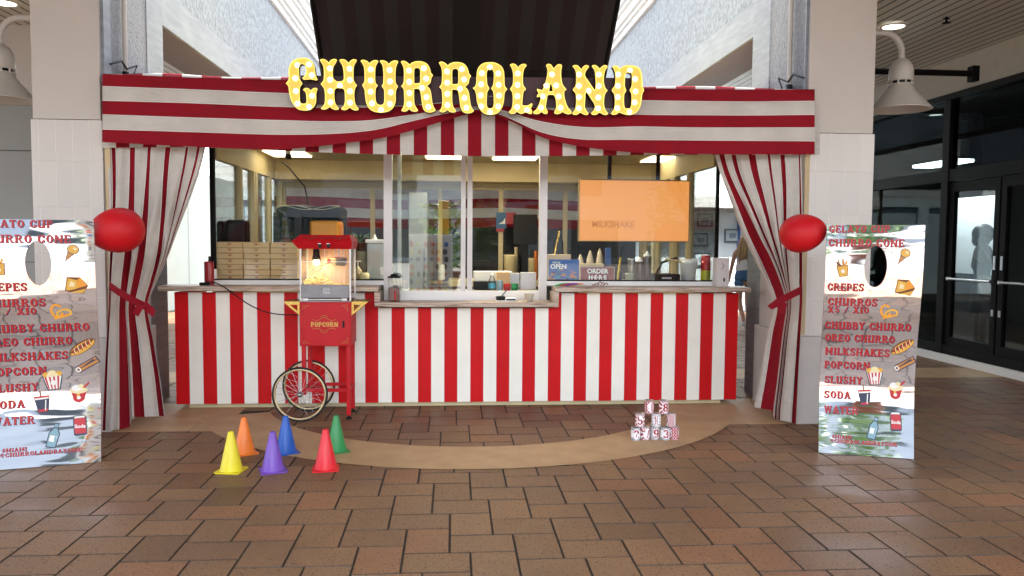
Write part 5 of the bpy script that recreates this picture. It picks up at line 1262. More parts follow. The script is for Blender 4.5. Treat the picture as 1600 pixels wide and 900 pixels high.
# =================================================================== mirror menu boards
S_OFF = [(0, 0), (.2, .032), (.4, .057), (.55, .062), (.8, .04), (1.1, -.015), (1.4, -.055), (1.75, -.064)]
def menu_board(label, p0, p1, H, hole, sgn):
    p0, p1 = Vector(p0), Vector(p1); W = (p1-p0).length; d = (p1-p0).normalized(); nrm = Vector((d.y, -d.x, 0))   # nrm faces the camera
    if nrm.y > 0: nrm = -nrm
    t = thing('menu_board', label, 'menu board', (p0+p1)/2, group='mirror finish menu boards flanking the stall')
    t.rotation_euler = (0, 0, 0)
    def S(u, v, o=0):
        off = smooth_table(S_OFF, v)
        sl_ = (smooth_table(S_OFF, v+.01)-smooth_table(S_OFF, v-.01))/.02
        n3 = (nrm*1 + Vector((0, 0, 1))*sl_).normalized()
        return p0 + d*u - nrm*off + Vector((0, 0, v)) + n3*o
    hu, hv, ha, hb = hole
    vs_rows = sorted(set([round(H*i/70, 4) for i in range(71)]+[round(hv+hb*math.sin(rad(q)), 4) for q in range(-90, 91, 6)]))
    fr_ = MB(); bk = MB()
    def span(v): 
        q = (v-hv)/hb
        if abs(q) >= 1: return (hu, hu)
        h = ha*math.sqrt(1-q*q); return (hu-h, hu+h)
    th = .016
    for v0, v1 in zip(vs_rows, vs_rows[1:]):
        l0, r0 = span(v0); l1, r1 = span(v1)
        for nseg, a0, b0, a1, b1 in ((5, 0, l0, 0, l1), (5, r0, W, r1, W)):
            for k in range(nseg):
                f0, f1 = k/nseg, (k+1)/nseg
                q = [(a0+(b0-a0)*f0, v0), (a0+(b0-a0)*f1, v0), (a1+(b1-a1)*f1, v1), (a1+(b1-a1)*f0, v1)]
                fr_.add([S(u, v) for u, v in q], [(0, 1, 2, 3)], 0, True)
                bk.add([S(u, v, -th) for u, v in q], [(0, 1, 2, 3)], 0, True)
    def weld(mb):
        bm = bmesh.new(); vs = [bm.verts.new(v) for v in mb.v]
        for f in mb.f:
            try: bm.faces.new([vs[i] for i in f])
            except ValueError: pass
        bmesh.ops.remove_doubles(bm, verts=bm.verts[:], dist=1e-5)
        bmesh.ops.dissolve_degenerate(bm, edges=bm.edges[:], dist=1e-6)
        o = MB(); o.bm(bm, 0, True); return o
    weld(fr_).build('mirror_face', M['mirror'], t)
    weld(bk).build('backing', M['edge_red'], t)
    ed = MB()
    for v0, v1 in zip(vs_rows, vs_rows[1:]):
        for u in (0, W): ed.add([S(u, v0), S(u, v1), S(u, v1, -th), S(u, v0, -th)], [(0, 1, 2, 3)], 0, True)
        for k in (0, 1):
            if span(v0)[0] != span(v0)[1] or span(v1)[0] != span(v1)[1]:
                ed.add([S(span(v0)[k], v0), S(span(v1)[k], v1), S(span(v1)[k], v1, -th), S(span(v0)[k], v0, -th)], [(0, 1, 2, 3)], 0, True)
    for v in (0, H): ed.add([S(0, v), S(W, v), S(W, v, -th), S(0, v, -th)], [(0, 1, 2, 3)])
    ed.build('edge_trim', M['edge_red'], t)
    # red plywood foot behind
    ft = MB()
    for u in (.06, W-.06):
        a_, b_ = S(u, .0, -th), S(u, .55, -th); c_ = a_-nrm*.24
        s_ = d*.008
        ft.add([a_-s_, b_-s_, c_-s_, a_+s_, b_+s_, c_+s_], [(0, 1, 2), (3, 4, 5), (0, 1, 4, 3), (1, 2, 5, 4), (0, 2, 5, 3)])
    ft.build('support_foot', M['edge_red'], t)
    # ------ lettering
    rt, nv = MB(), MB()
    sx, sy = W/.67, H/1.72
    rows_ = [('GELATO CUP', .015, 1.665, .052, .42), ('CHURRO CONE', .015, 1.562, .055, .52), ('CREPES', .02, 1.235, .055, .255), ('CHURROS', .03, 1.125, .055, .345), ('X5 / X10', .03, 1.07, .048, .29),
             ('CHUBBY CHURRO', .02, .945, .055, .60), ('OREO CHURRO', .025, .85, .055, .49), ('MILKSHAKES', .03, .745, .056, .455), ('POPCORN', .03, .640, .056, .325), ('SLUSHY', .035, .527, .054, .27),
             ('SODA', .035, .412, .055, .19), ('WATER', .035, .298, .056, .245)]
    for s, u, v, h, w_ in rows_:
        slab(s, nv, lambda x, z, o: S(x, z, o), (u+.0035)*sx, (v-.004)*sy, h*sy, w_*sx, lift=.0008)
        slab(s, rt, lambda x, z, o: S(x, z, o), u*sx, v*sy, h*sy, w_*sx, mi=0, lift=.002)
    for s, u, v, h, w_ in (('#MIAMI', .095, .115, .026, .14), ('@CHURROLANDBAYSIDE', .085, .082, .028, .47)):
        slab(s, nv, lambda x, z, o: S(x, z, o), (u+.002)*sx, (v-.002)*sy, h*sy, w_*sx, lift=.0008)
        slab(s, rt, lambda x, z, o: S(x, z, o), u*sx, v*sy, h*sy, w_*sx, lift=.002, mi=0)
    nv.build('letter_shadow', M['menu_blue'], t, fixn=False); rt.build('lettering', M['menu_red'], t, fixn=False)
    # ------ little food pictures
    cols = {}
    def C_(n_, c): 
        if n_ not in cols: cols[n_] = mat('ink_'+n_, c, .4)
        return cols[n_]
    pal = [C_('gold', (.72, .40, .06)), C_('tan', (.50, .22, .06)), C_('brown', (.16, .05, .02)), C_('red', (.50, .02, .03)), C_('white', (.8, .78, .74)), C_('cream', (.78, .66, .38)), C_('teal', (.20, .36, .42)), C_('orange', (.80, .32, .03)), C_('navy', (.03, .04, .08))]
    GO, TA, BR, RE, WH, CR_, TE, OR, NA = range(9)
    def icon(name, u, v, sz, rot, items):
        mb = MB(); cr, sr = math.cos(rad(rot)), math.sin(rad(rot)); ly = 0
        for it in items:
            kind, m_ = it[0], it[1]; ly += 1
            if kind == 'e':
                _, _, cx, cy_, rx, ry = it; pl = [(cx+rx*math.cos(q*math.pi/12), cy_+ry*math.sin(q*math.pi/12)) for q in range(24)]; polys = [pl]
            elif kind == 'p': polys = [it[2]]
            elif kind == 'r': _, _, cx, cy_, rx, ry, t_, a0, a1 = it; polys = ring(cx, cy_, rx, ry, t_, t_, a0, a1, 20)
            for pl in polys:
                mb.add([S((u+(x*cr-y*sr)*sz)*sx, (v+(x*sr+y*cr)*sz)*sy, .001+ly*.0003) for x, y in pl], [tuple(range(len(pl)))], m_)
        mb.build(name, pal, t, fixn=False)
    def cupshape(a, b, h0, h1): return [(-a, h0), (a, h0), (b, h1), (-b, h1)]
    icon('cone_picture', .535, 1.50, .075, -30, [('p', NA, [(-.36, .1), (0, -1.05), (.36, .1)]), ('p', TA, [(-.3, .1), (0, -.95), (.3, .1)]), ('e', NA, 0, .28, .48, .44), ('e', GO, 0, .28, .42, .38), ('e', CR_, .1, .4, .16, .12)])
    icon('churro_cup_picture', .12, 1.405, .085, 8, [('p', TA, [(-.5, .1), (-.3, .75), (-.18, .7), (-.25, .1)]), ('p', BR, [(-.2, .1), (-.5, .5), (-.4, .6), (0, .2)]), ('p', TA, [(0, .1), (.02, .8), (.16, .8), (.2, .1)]), ('p', OR, [(.1, .1), (.36, .6), (.46, .5), (.3, .1)]), ('p', BR, cupshape(.34, .50, -.75, .18)), ('p', GO, cupshape(.29, .44, -.70, .14)), ('e', WH, 0, -.3, .16, .16)])
    icon('crepe_picture', .555, 1.27, .11, 6, [('p', BR, [(-.64, -.3), (-.42, .56), (.28, .46), (.62, -.12), (.3, -.6)]), ('p', GO, [(-.58, -.26), (-.38, .5), (.1, .3), (.05, -.2), (-.2, -.32)]), ('p', OR, [(.05, -.2), (.12, .36), (.3, .42), (.56, -.1)]), ('p', CR_, [(-.4, -.05), (-.25, .3), (-.05, .15), (-.1, -.1)]), ('p', BR, [(-.5, -.3), (.5, -.16), (.52, -.24), (-.4, -.42)]), ('p', GO, [(-.4, -.42), (.5, -.28), (.3, -.54)])])
    icon('pretzel_picture', .455, 1.085, .105, 14, [('r', OR, -.16, .1, .38, .48, .15, 30, 330), ('r', GO, .16, -.18, .46, .34, .14, -40, 220), ('p', OR, [(-.5, -.3), (-.4, -.44), (.5, -.4), (.4, -.26)])])
    icon('hot_dog_picture', .57, .825, .14, 35, [('e', BR, 0, 0, .66, .27), ('e', GO, 0, -.02, .62, .22), ('e', BR, 0, .04, .6, .1)]+[('p', RE, [(-.5+i*.2, -.14), (-.42+i*.2, -.14), (-.32+i*.2, .16), (-.4+i*.2, .16)]) for i in range(5)]+[('p', CR_, [(-.44+i*.2, -.12), (-.40+i*.2, -.12), (-.30+i*.2, .16), (-.34+i*.2, .16)]) for i in range(5)])
    icon('churro_stick_picture', .60, .70, .125, 30, [('p', NA, [(-.6, -.24), (.58, -.2), (.58, .22), (-.6, .18)]), ('p', TA, [(-.55, .02), (.52, .04), (.52, .17), (-.55, .13)]), ('p', TA, [(-.55, -.18), (.52, -.15), (.52, 0), (-.55, -.03)]), ('e', WH, -.55, -.03, .12, .15), ('e', BR, -.55, -.03, .06, .08)])
    icon('popcorn_picture', .39, .60, .115, 4, [('p', NA, cupshape(.33, .52, -.66, .24)), ('p', WH, cupshape(.28, .46, -.6, .2))]+[('p', RE, [(-.27+i*.15, -.6), (-.21+i*.15, -.6), (-.32+i*.22, .2), (-.42+i*.22, .2)]) for i in range(4)]+[('e', WH, 0, -.2, .14, .16), ('e', GO, -.3, .34, .2, .15), ('e', CR_, 0, .42, .22, .16), ('e', GO, .3, .34, .2, .15), ('e', CR_, .12, .3, .18, .12), ('e', CR_, -.14, .28, .16, .1)])
    icon('sundae_picture', .54, .485, .12, 0, [('p', WH, cupshape(.24, .06, -.72, -.62)), ('p', WH, cupshape(.04, .05, -.62, -.4)), ('e', RE, 0, -.22, .3, .26), ('p', RE, cupshape(.28, .38, -.25, .14)), ('p', GO, [(-.1, -.3), (0, -.3), (.06, .1), (-.12, .1)]), ('e', WH, 0, -.2, .1, .1), ('e', CR_, 0, .24, .44, .2), ('e', WH, -.1, .38, .26, .18), ('e', CR_, .12, .48, .14, .12), ('p', RE, [(.2, .4), (.3, .36), (.56, .66), (.48, .7)])])
    icon('slushy_picture', .325, .44, .115, 5, [('p', BR, [(-.06, .3), (.0, .3), (-.02, .74), (-.1, .74)]), ('p', NA, cupshape(.26, .40, -.62, .36)), ('p', RE, cupshape(.22, .34, -.56, .2)), ('p', WH, cupshape(.34, .38, .2, .3)), ('p', RE, cupshape(.38, .38, .3, .4)), ('p', WH, [(.08, -.5), (.14, -.5), (.22, .14), (.16, .14)])])
    icon('soda_can_picture', .545, .265, .125, 3, [('p', NA, [(-.32, -.5), (-.24, -.58), (.24, -.58), (.32, -.5), (.32, .42), (.22, .56), (-.22, .56), (-.32, .42)]), ('p', RE, [(-.27, -.46), (.27, -.46), (.27, .40), (-.27, .40)]), ('p', WH, [(-.27, .42), (.27, .42), (.2, .52), (-.2, .52)])])
    sod = MB(); put_text(sod, 'Soda', lambda x, z: S((.545+x)*sx, (.258+z)*sy, .0045), .034, bold=.001); sod.build('can_word', M['white'], t, fixn=False)
    icon('water_bottle_picture', .39, .205, .14, -14, [('p', NA, [(-.22, -.6), (.22, -.6), (.24, .12), (.1, .4), (.1, .62), (-.1, .62), (-.1, .4), (-.24, .12)]), ('p', TE, [(-.18, -.55), (.18, -.55), (.2, .1), (.07, .36), (-.07, .36), (-.2, .1)]), ('p', WH, [(-.15, -.3), (.15, -.3), (.15, 0), (-.15, 0)]), ('p', TE, [(-.08, .42), (.08, .42), (.08, .58), (-.08, .58)])])

    return t, S
Rb0, Rb1 = G(1279, 708), G(1428, 718)
Lb1, Lb0 = G(158, 722), G(-24, 737)
hR = P(1293, 352, Rb0.y-.05).z
menu_board('mirror menu board with red lettering standing right of the stall', (Rb0.x, Rb0.y, .003), (Rb1.x, Rb1.y, .003), hR, (.345, 1.425, .078, .152), 1)
hL = P(140, 345, Lb1.y-.05).z
menu_board('mirror menu board with red lettering cut off by the left edge of the view', (Lb0.x, Lb0.y, .003), (Lb1.x, Lb1.y, .003), hL, (.345*(Lb1-Lb0).length/.67, 1.425*hL/1.72, .078, .152), -1)
# =================================================================== things in and on the kiosk
def X_(px, Y, py=400): return P(px, py, Y).x
def Z_(py, Y, px=730): return P(px, py, Y).z
one = lambda mb, nm, m, lab, cat, grp=None: tag(mb.build(nm, m), lab, cat, grp)

# pizza-style takeaway boxes, three stacks of seven
bh = (Z_(378, 7.76, 400)-zA)/7
stk_ = [(338, 379.5), (380, 421.5), (422.5, 465)]
names = ['left stack', 'middle stack', 'right stack']; ords = ['bottom', 'second from the bottom', 'third from the bottom', 'fourth, in the middle', 'fifth from the bottom', 'second from the top', 'top']
for s, (a0, a1) in enumerate(stk_):
    for k in range(7):
        j = random.uniform(-.004, .004); Yq = 7.76+random.uniform(0, .008)
        x0, x1 = X_(a0, 7.76)+j, X_(a1, 7.76)-.003+j
        z0 = zA+k*bh
        a = MB(); t = thing('takeaway_box', 'flat brown takeaway box in the window, %s of the %s' % (ords[k], names[s]), 'box', ((x0+x1)/2, Yq+.13, z0), group='brown takeaway boxes stacked in the left window')
        a.box(x0, x1, Yq, Yq+.27, z0+.0006, z0+bh-.002, bev=.002); a.build('carton', M['card'], t)
        a = MB(); xc = (x0+x1)/2
        a.prism([(xc-.022, z0+bh*.55), (xc, z0+bh*.38), (xc+.022, z0+bh*.55), (xc, z0+bh*.72)], Yq-.0012, Yq-.0004)
        a.prism([(xc-.03, z0+bh*.80), (xc+.03, z0+bh*.80), (xc+.03, z0+bh*.87), (xc-.03, z0+bh*.87)], Yq-.0012, Yq-.0004)
        a.build('printed_motif', M['card_ink'], t)
        a = MB(); a.box(x0+.004, x1-.004, Yq-.0008, Yq+.001, z0+bh-.008, z0+bh-.0065); a.build('lid_edge', mat('card_dark', (.30, .19, .09), .8), t)  # thin darker line along the lid edge

# slush machine
def slush():
    Y = 8.10; z0 = zA; zt = Z_(318, Y, 490)
    t = thing('slush_machine', 'slush drink machine with black wave lid and a tank full of orange slush', 'slush machine', (X_(485, Y), Y+.2, z0))
    x0, x1 = X_(436, Y), X_(533, Y); k = (x1-x0)
    a = MB(); a.box(x0, x1, Y+.02, Y+.42, z0, z0+.26, bev=.02); a.box(x0+.02, x1-.02, Y-.12, Y+.05, z0, z0+.03, bev=.01); a.box(x0, x1, Y+.385, Y+.42, z0+.2, zt-.1); a.build('base', M['black'], t)
    zb_ = z0+.26
    for i, (f0, f1, m_) in enumerate(((0.02, .24, None), (.26, .47, None), (.49, .98, 'o'))):
        a = MB(); a.box(x0+k*f0, x0+k*f1, Y-.04, Y+.38, zb_, zt-.13, bev=.03); tk = a.build('tank', M['case_glass'], t)
        a = MB(); top_ = zt-.17 if m_ else zb_+.16
        a.box(x0+k*f0+.008, x0+k*f1-.008, Y-.03, Y+.37, zb_+.005, top_, bev=.028); a.build('slush', mat('orange_slush', (.85, .36, .02), .45, var=.06, vscale=20) if m_ else mat('red_slush', (.22, .02, .03), .4), tk)
    for f in (.0, .33):
        a = MB(); xc = x0+k*(f+.03); a.prism([(xc-.09, z0+.03), (xc+.09, z0+.03), (xc+.085, z0+.22), (xc+.03, zb_+.04), (xc+.025, zt-.10), (xc-.035, zt-.10), (xc-.04, zb_+.04), (xc-.085, z0+.22)], Y-.16, Y-.05)
        a.build('tap_tower', M['black'], t)
    a = MB(); n = 30; vs = []
    for i in range(n+1):
        u = i/n; x = x0-.01+(k+.02)*u; h = .06*math.sin(math.pi*min(1, u*1.02))**.35+.012*math.sin(u*9)
        vs += [(x, Y-.06, zt-.14), (x, Y-.06, zt-.07+h*.7), (x, Y+.40, zt-.06+h), (x, Y+.40, zt-.14)]
    fs = [(i*4+j, (i+1)*4+j, (i+1)*4+(j+1) % 4, i*4+(j+1) % 4) for i in range(n) for j in range(4)]+[(0, 1, 2, 3), (n*4, n*4+1, n*4+2, n*4+3)]
    a.add(vs, fs); ld = a.build('wave_lid', M['black'], t)
    for o_ in (0, .5):
        a = MB(); a.tube([(x0+k*u, Y-.066, zt-.055+.035*math.sin(u*7+o_*3)*.6+.012) for u in [i/20 for i in range(21)]], .003, 5); a.build('wave_line', mat('lid_line', (.7, .66, .45), .4), ld)
slush()

# menu screen
def screen():
    Y = 7.80; x0, x1 = X_(903, Y), X_(1076.5, Y); z0, z1 = Z_(378, Y, 990), Z_(280.5, Y, 990)
    t = thing('menu_screen', 'large landscape screen glowing plain orange in the right window', 'screen', ((x0+x1)/2, Y, z0))
    a = MB(); a.box(x0, x1, Y, Y+.05, z0, z1, bev=.005); a.build('screen_frame', mat('screen_frame', (.26, .20, .10), .4, metal=.4), t)
    a = MB(); a.box(x0+.012, x1-.012, Y-.003, Y-.001, z0+.012, z1-.012); sc_ = a.build('lit_panel', mat('lit_orange', (.10, .06, .03), .4, emit=(.95, .36, .085), es=.13), t)
    a = MB(); put_text(a, 'MILKSHAKE', lambda u, v: (X_(957, Y)+u, Y-.0045, Z_(351, Y, 957)+v), .088, bold=.002, sx=.95); a.build('screen_word', mat('word_orange', (.08, .04, .02), .4, emit=(.9, .30, .06), es=.08), sc_)
    a = MB(); a.box(x0+.3, x0+.34, Y+.05, Y+.07, z1-.05, 2.6); a.box(x1-.34, x1-.3, Y+.05, Y+.07, z1-.05, 2.6); a.build('hanger', M['black'], t)
screen()

# signs in the right window
def open_sign():
    Y = 7.70; x0, x1 = X_(857.5, Y), X_(905, Y); z0, z1 = zc+.054, Z_(405.5, Y, 880)
    z0 = Z_(437, Y, 880)
    t = thing('open_sign', 'small blue sign with white lettering and an orange swirl picture in the window corner', 'sign', ((x0+x1)/2, Y, z0))
    a = MB(); a.box(x0, x1, Y, Y+.006, z0, z1); a.build('sign_plate', mat('open_blue', (.015, .10, .36), .4), t)
    w_ = x1-x0; h = z1-z0
    a = MB(); rr = random.Random(3)
    for i in range(46):
        x = rr.uniform(x0+.008, x1-.02); z = z0+rr.uniform(.02, .56)*h*math.sin(.3+(x-x0)/w_*2.4); r_ = rr.uniform(.006, .02)
        pts = [(x+r_*1.6*math.cos(q)*rr.uniform(.5, 1), z+r_*.7*math.sin(q)*rr.uniform(.6, 1)) for q in [i_*.9 for i_ in range(7)]]
        a.add([(p[0], Y-.001-i*.00005, min(max(p[1], z0+.002), z1)) for p in pts], [tuple(range(7))], rr.choice((0, 0, 1, 2)))
    a.build('swirl_picture', [mat('sw_orange', (.50, .17, .05), .5), mat('sw_navy', (.02, .03, .12), .5), mat('sw_teal', (.02, .22, .26), .5)], t, fixn=False)
    a = MB(); put_text(a, 'OPEN', lambda u, v: (x0+w_*.32+u, Y-.006, z0+h*.64+v), .062, bold=.0022); put_text(a, "WE'RE", lambda u, v: (x0+w_*.25+u, Y-.006, z0+h*.84+v), .022, bold=.0012, spacing=1.3)
    a.build('sign_lettering', M['white'], t)
open_sign()
def order_sign():
    Y = 7.68; x0, x1 = X_(907, Y), X_(961, Y); z0, z1 = Z_(438.5, Y, 930), Z_(416.5, Y, 930)
    t = thing('order_sign', 'dark red counter sign with bold white capitals and a thin border in the window', 'sign', ((x0+x1)/2, Y, z0))
    a = MB(); a.box(x0, x1, Y, Y+.008, z0, z1); a.build('sign_plate', mat('order_red', (.20, .012, .015), .45), t)
    a = MB()
    for b in ((x0+.003, x1-.003, z1-.006, z1-.0035), (x0+.003, x0+.0055, z0, z1-.006), (x1-.0055, x1-.003, z0, z1-.006)): a.box(b[0], b[1], Y-.0015, Y-.0004, b[2], b[3])
    a.build('border_line', M['white'], t)
    a = MB(); xc = (x0+x1)/2; h = z1-z0
    put_text(a, 'ORDER', lambda u, v: (xc+u, Y-.002, z0+h*.66+v), .064, bold=.0026); put_text(a, 'H·E·R·E', lambda u, v: (xc+u, Y-.002, z0+h*.22+v), .058, bold=.0022)
    a.build('sign_lettering', M['white'], t)
order_sign()

# small things on the outer sill
def sticks():
    cs = ((.03, .35, .06), (.55, .02, .10), (.8, .30, .03), (.12, .05, .35), (.03, .30, .05), (.75, .02, .25))
    nm_ = ('green', 'pink', 'orange', 'violet', 'dark green', 'magenta')
    spec = ((866, 441, 890, 436), (875, 442, 903, 439), (890, 442, 914, 440.5), (884, 440, 905, 436.5), (870, 443, 897, 439.5), (880, 444, 908, 442.5))
    for (x0, y0, x1, y1), c, n_ in zip(spec, cs, nm_):
        Y = 7.46+.02*(y0-441); zz = zc+.006
        p0, p1 = P(x0, y0, Y), P(x1, y1, Y); p0.z = zz; p1.z = zz+.018; p1.y += .06
        a = MB(); a.tube([p0, p0.lerp(p1, .1), p0.lerp(p1, .5)+Vector((0, .01, .006)), p0.lerp(p1, .92), p1], [.003, .007, .0075, .006, .003], 8)
        one(a, 'modelling_balloon', mat('mb_'+n_.replace(' ', '_'), c, .35), n_+' uninflated modelling balloon in the bundle before the blue sign', 'balloon', 'uninflated modelling balloons on the counter')
sticks()
rr = random.Random(9)
for i in range(5):
    p = P(926+i*5, 441, 7.50); a = MB(); h = [.018, .030, .045, .036, .03][i]; z = zc+.003
    pts = [Vector((p.x-.02+.008*rr.random(), 7.46+i*.012, z)), Vector((p.x-.005, 7.46+i*.012, z+h*.8)), Vector((p.x+.015, 7.47+i*.012, z+h)), Vector((p.x+.034, 7.47+i*.012, z+.004))]
    q = []
    for k in range(len(pts)-1): q += [pts[k].lerp(pts[k+1], u/5) for u in range(5)]
    for _ in range(2): q = [q[0]]+[(q[k-1]+q[k]*2+q[k+1])/4 for k in range(1, len(q)-1)]+[q[-1]]
    for k in range(len(q)-1): a.tube([q[k], q[k+1]], .006, 8, k % 2, cap=False)
    one(a, 'candy_stick', [M['red_cloth'], M['white_cloth']], ('flattest striped candy stick at the left of the small heap before the red sign', 'second striped candy stick from the left in the small heap', 'tallest striped candy stick in the middle of the small heap', 'fourth striped candy stick from the left in the small heap', 'striped candy stick at the right of the small heap')[i], 'candy', 'striped candy sticks heaped on the counter')

# sauce bottles, shaker, bucket ... on the work top of the right window
def prof(nm, label, cat, px, Y, py0, py1, pr, m, grp=None, n=20, parts=()):
    """lathe whose profile is given in fractions of the height; pr: (radius px, frac)"""
    x = X_(px, Y); z0 = Z_(py0, Y, px); z1 = Z_(py1, Y, px); H = z1-z0; k = Y/FPX
    base = zA if px > 860 or px < 600 else zB
    z0 = base; H = z1-z0
    if parts:
        t = thing(nm, label, cat, (x, Y, z0), group=grp)
        for (pn, pm, pp) in ((('body', m, pr),)+tuple(parts)):
            a = MB(); a.lathe([(max(.0004, r*k), z0+f*H) for r, f in pp], (x, Y, 0), n); a.build(pn, pm, t)
        return t
    a = MB(); a.lathe([(max(.0004, r*k), z0+f*H) for r, f in pr], (x, Y, 0), n); return one(a, nm, m, label, cat, grp)
M['choc'] = mat('choc_sauce', (.055, .02, .014), .3, spec=.6); M['amber'] = mat('amber', (.35, .15, .03), .3)
sq = [(0, 0), (6.5, 0), (7, .03), (7, .78), (6.4, .82), (0, .83)]
prof('sauce_bottle', 'taller chocolate sauce bottle with a white nozzle', 'bottle', 1011, 8.0, 438, 392, sq, M['choc'], 'chocolate sauce bottles', parts=(('nozzle', M['white'], [(6.2, .82), (6.2, .87), (3, .90), (1.4, .98), (.9, 1.0), (0, 1.0)]),))
prof('sauce_bottle', 'shorter chocolate sauce bottle with a white nozzle, left of the taller one', 'bottle', 1000, 8.02, 438, 402, sq, M['choc'], 'chocolate sauce bottles', parts=(('nozzle', M['white'], [(6.0, .82), (6.0, .87), (3, .90), (1.4, .98), (0, 1.0)]),))
prof('milkshake_cup', 'tall steel milkshake cup in the right window', 'cup', 987, 7.95, 438, 404, [(0, 0), (4.8, 0), (5, .02), (6.4, .95), (6.9, 1), (6.2, 1), (4.6, .1), (0, .08)], M['steel'])
prof('pale_tub', 'small pale green tub in front of the steel cup', 'tub', 984, 7.82, 438, 427, [(0, 0), (6, 0), (7, .9), (7.4, .9), (7.4, 1), (0, 1)], mat('pale_green', (.52, .60, .42), .4))
prof('jar', 'stainless jar with a lid behind the dark red sign', 'jar', 965, 8.1, 438, 424, [(0, 0), (7, 0), (7.2, .85), (5, 1), (0, 1)], M['blackm'])
b = prof('white_bucket', 'white plastic bucket with a wooden stick laid across it', 'bucket', 1076, 7.98, 438, 405, [(0, 0), (11, 0), (13.2, .80), (14.2, .82), (14.2, .92), (13.6, 1), (12.6, 1), (12.3, .5), (0, .45)], M['white'],
         parts=(('printed_band', mat('band_red', (.42, .22, .16), .5), [(11.95, .38), (12.35, .52), (12.4, .52), (12.0, .38)]),))
a = MB(); a.tube([P(1040, 405, 7.9), P(1068, 409, 7.95), P(1082, 411, 8.0)], [.010, .008, .008], 8); one(a, 'wooden_stick', M['wood_yel'], 'pale wooden stick resting on the rim of the white bucket', 'stick')
prof('spray_can', 'yellow canister with a red cap at the right end of the window', 'canister', 1103, 7.98, 438, 399, [(0, 0), (7.4, 0), (7.6, .03), (7.6, .55), (0, .56)], mat('can_yellow', (.62, .60, .04), .35),
     parts=(('red_label', mat('lab_red', (.5, .02, .02), .35), [(7.65, .42), (7.7, .80), (6.8, .82)]), ('cap', mat('cap_red', (.45, .01, .015), .3), [(6.8, .8), (6.8, .98), (5.8, 1), (0, 1)])))
a = MB(); a.box(X_(1022, 7.95), X_(1062, 7.95), 7.9, 8.15, zA, zA+.075, bev=.012); a.box(X_(1028, 7.95), X_(1056, 7.95), 7.88, 7.9, zA+.02, zA+.05)
t = thing('waffle_iron', 'low black cooking plate between the sauce bottles and the bucket', 'waffle iron', (X_(1042, 8), 8, zA)); a.build('body', M['black'], t)
a = MB(); a.box(X_(1035, 7.87), X_(1050, 7.87), 7.872, 7.878, zA+.026, zA+.044); a.build('badge', M['steel'], t)
a = MB(); a.tube([(X_(1024, 8.1), 8.1, zA+.05), (X_(1035, 8.1), 8.1, zA+.19), (X_(1058, 8.1), 8.1, zA+.24)], .012, 8); a.build('handle', M['black'], t)
a = MB(); a.tube([P(965, 437, 7.9), P(969.5, 402, 7.9)], .011, 8); a.tube([P(969.5, 402, 7.9), P(971, 386, 7.9)], [.012, .014], 8, 1); one(a, 'spatula', [mat('spat_yellow', (.62, .42, .02), .4), M['black']], 'yellow and black spatula standing upright in the window', 'spatula')
a = MB(); a.box(X_(946, 8.0), X_(955, 8.0), 8.0, 8.03, zA+.16, Z_(387, 8.0, 950), bev=.004); one(a, 'blue_packet', mat('blue_pkt', (.03, .09, .25), .5), 'dark blue packet with pale stripes above the signs', 'packet')
for i, (px, top) in enumerate(((907, 397), (922, 391), (937, 388))):
    prof('paper_cone_stack', ('shorter stack of paper cones, left of three behind the signs', 'middle stack of paper cones behind the signs', 'tallest stack of paper cones behind the signs')[i], 'paper cones', px, 8.15, 438, top, [(0, 0), (6.5, .05), (6, .6), (4, .8), (1.2, .98), (0, 1)], mat('parchment', (.50, .42, .30), .7), 'paper cones behind the signs', 14)
a = MB(); a.box(X_(906, 8.05), X_(944, 8.05), 8.05, 8.2, zA, Z_(412, 8.05, 920), bev=.004); one(a, 'cream_carton', M['cream'], 'cream coloured carton behind the dark red sign', 'carton')
a = MB(); a.box(X_(853, 8.1), X_(895, 8.1), 8.22, 8.3, zA, Z_(398, 8.1, 870), bev=.004); one(a, 'beige_panel_box', mat('beigebox', (.5, .4, .28), .6), 'beige box behind the blue sign', 'box')
# coiled tap
a = MB(); a.tube([P(880, 436, 8.3), P(879, 380, 8.3), P(876, 364, 8.3), P(870, 363, 8.3), P(866, 378, 8.3), P(865, 405, 8.3)], .008, 8)
t = thing('spring_tap', 'tall spring tap arching behind the blue sign', 'tap', (X_(878, 8.3), 8.3, zA)); a.build('tap_pipe', M['blackm'], t)
a = MB(); c0 = [P(874+(-4+0)*u-4*u, 363+38*u, 8.27) for u in [i/12 for i in range(13)]]
for i, p in enumerate(c0): a.sphere(p, .013, 8, 6)
a.build('tap_spring', M['brass'], t)
# white box on the right end of the counter
a = MB(); bx0, bx1 = X_(1119, 7.52), X_(1139, 7.52); zt = Z_(403, 7.52, 1130)
t = thing('napkin_box', 'tall white box standing on the right end of the counter', 'box', ((bx0+bx1)/2, 7.55, zc)); a.box(bx0, bx1, 7.50, 7.62, zc, zt, bev=.004); a.build('carton', mat('pinkish_white', (.66, .60, .58), .5), t)
a = MB(); a.tube([(bx0+.055, 7.498, zt-.05), (bx0+.075, 7.498, zt-.08), (bx0+.05, 7.498, zt-.11)], .003, 5); a.box(bx0+.07, bx0+.085, 7.496, 7.499, zc+.05, zc+.085); a.build('black_mark', M['black'], t)
# power bank / plug on left end, red canister
t = thing('red_canister', 'dark red cylinder standing on the left end of the counter', 'canister', (X_(326, 7.55), 7.55, zc))
xx = X_(326, 7.55); a = MB(); a.lathe([(.001, 0), (.043, 0), (.044, .005), (.044, .21), (.040, .22), (.001, .222)], (xx, 7.56, zc), 24); a.build('cylinder', mat('cyl_red', (.30, .01, .02), .35), t)
a = MB(); a.tube([(xx, 7.57, zc+.22), (xx+.004, 7.57, zc+.27)], .012, 8); a.build('neck', M['black'], t)
a = MB(); a.box(xx+.046, xx+.06, 7.56, 7.6, zc+.06, zc+.15); a.build('white_tag', M['white'], t)

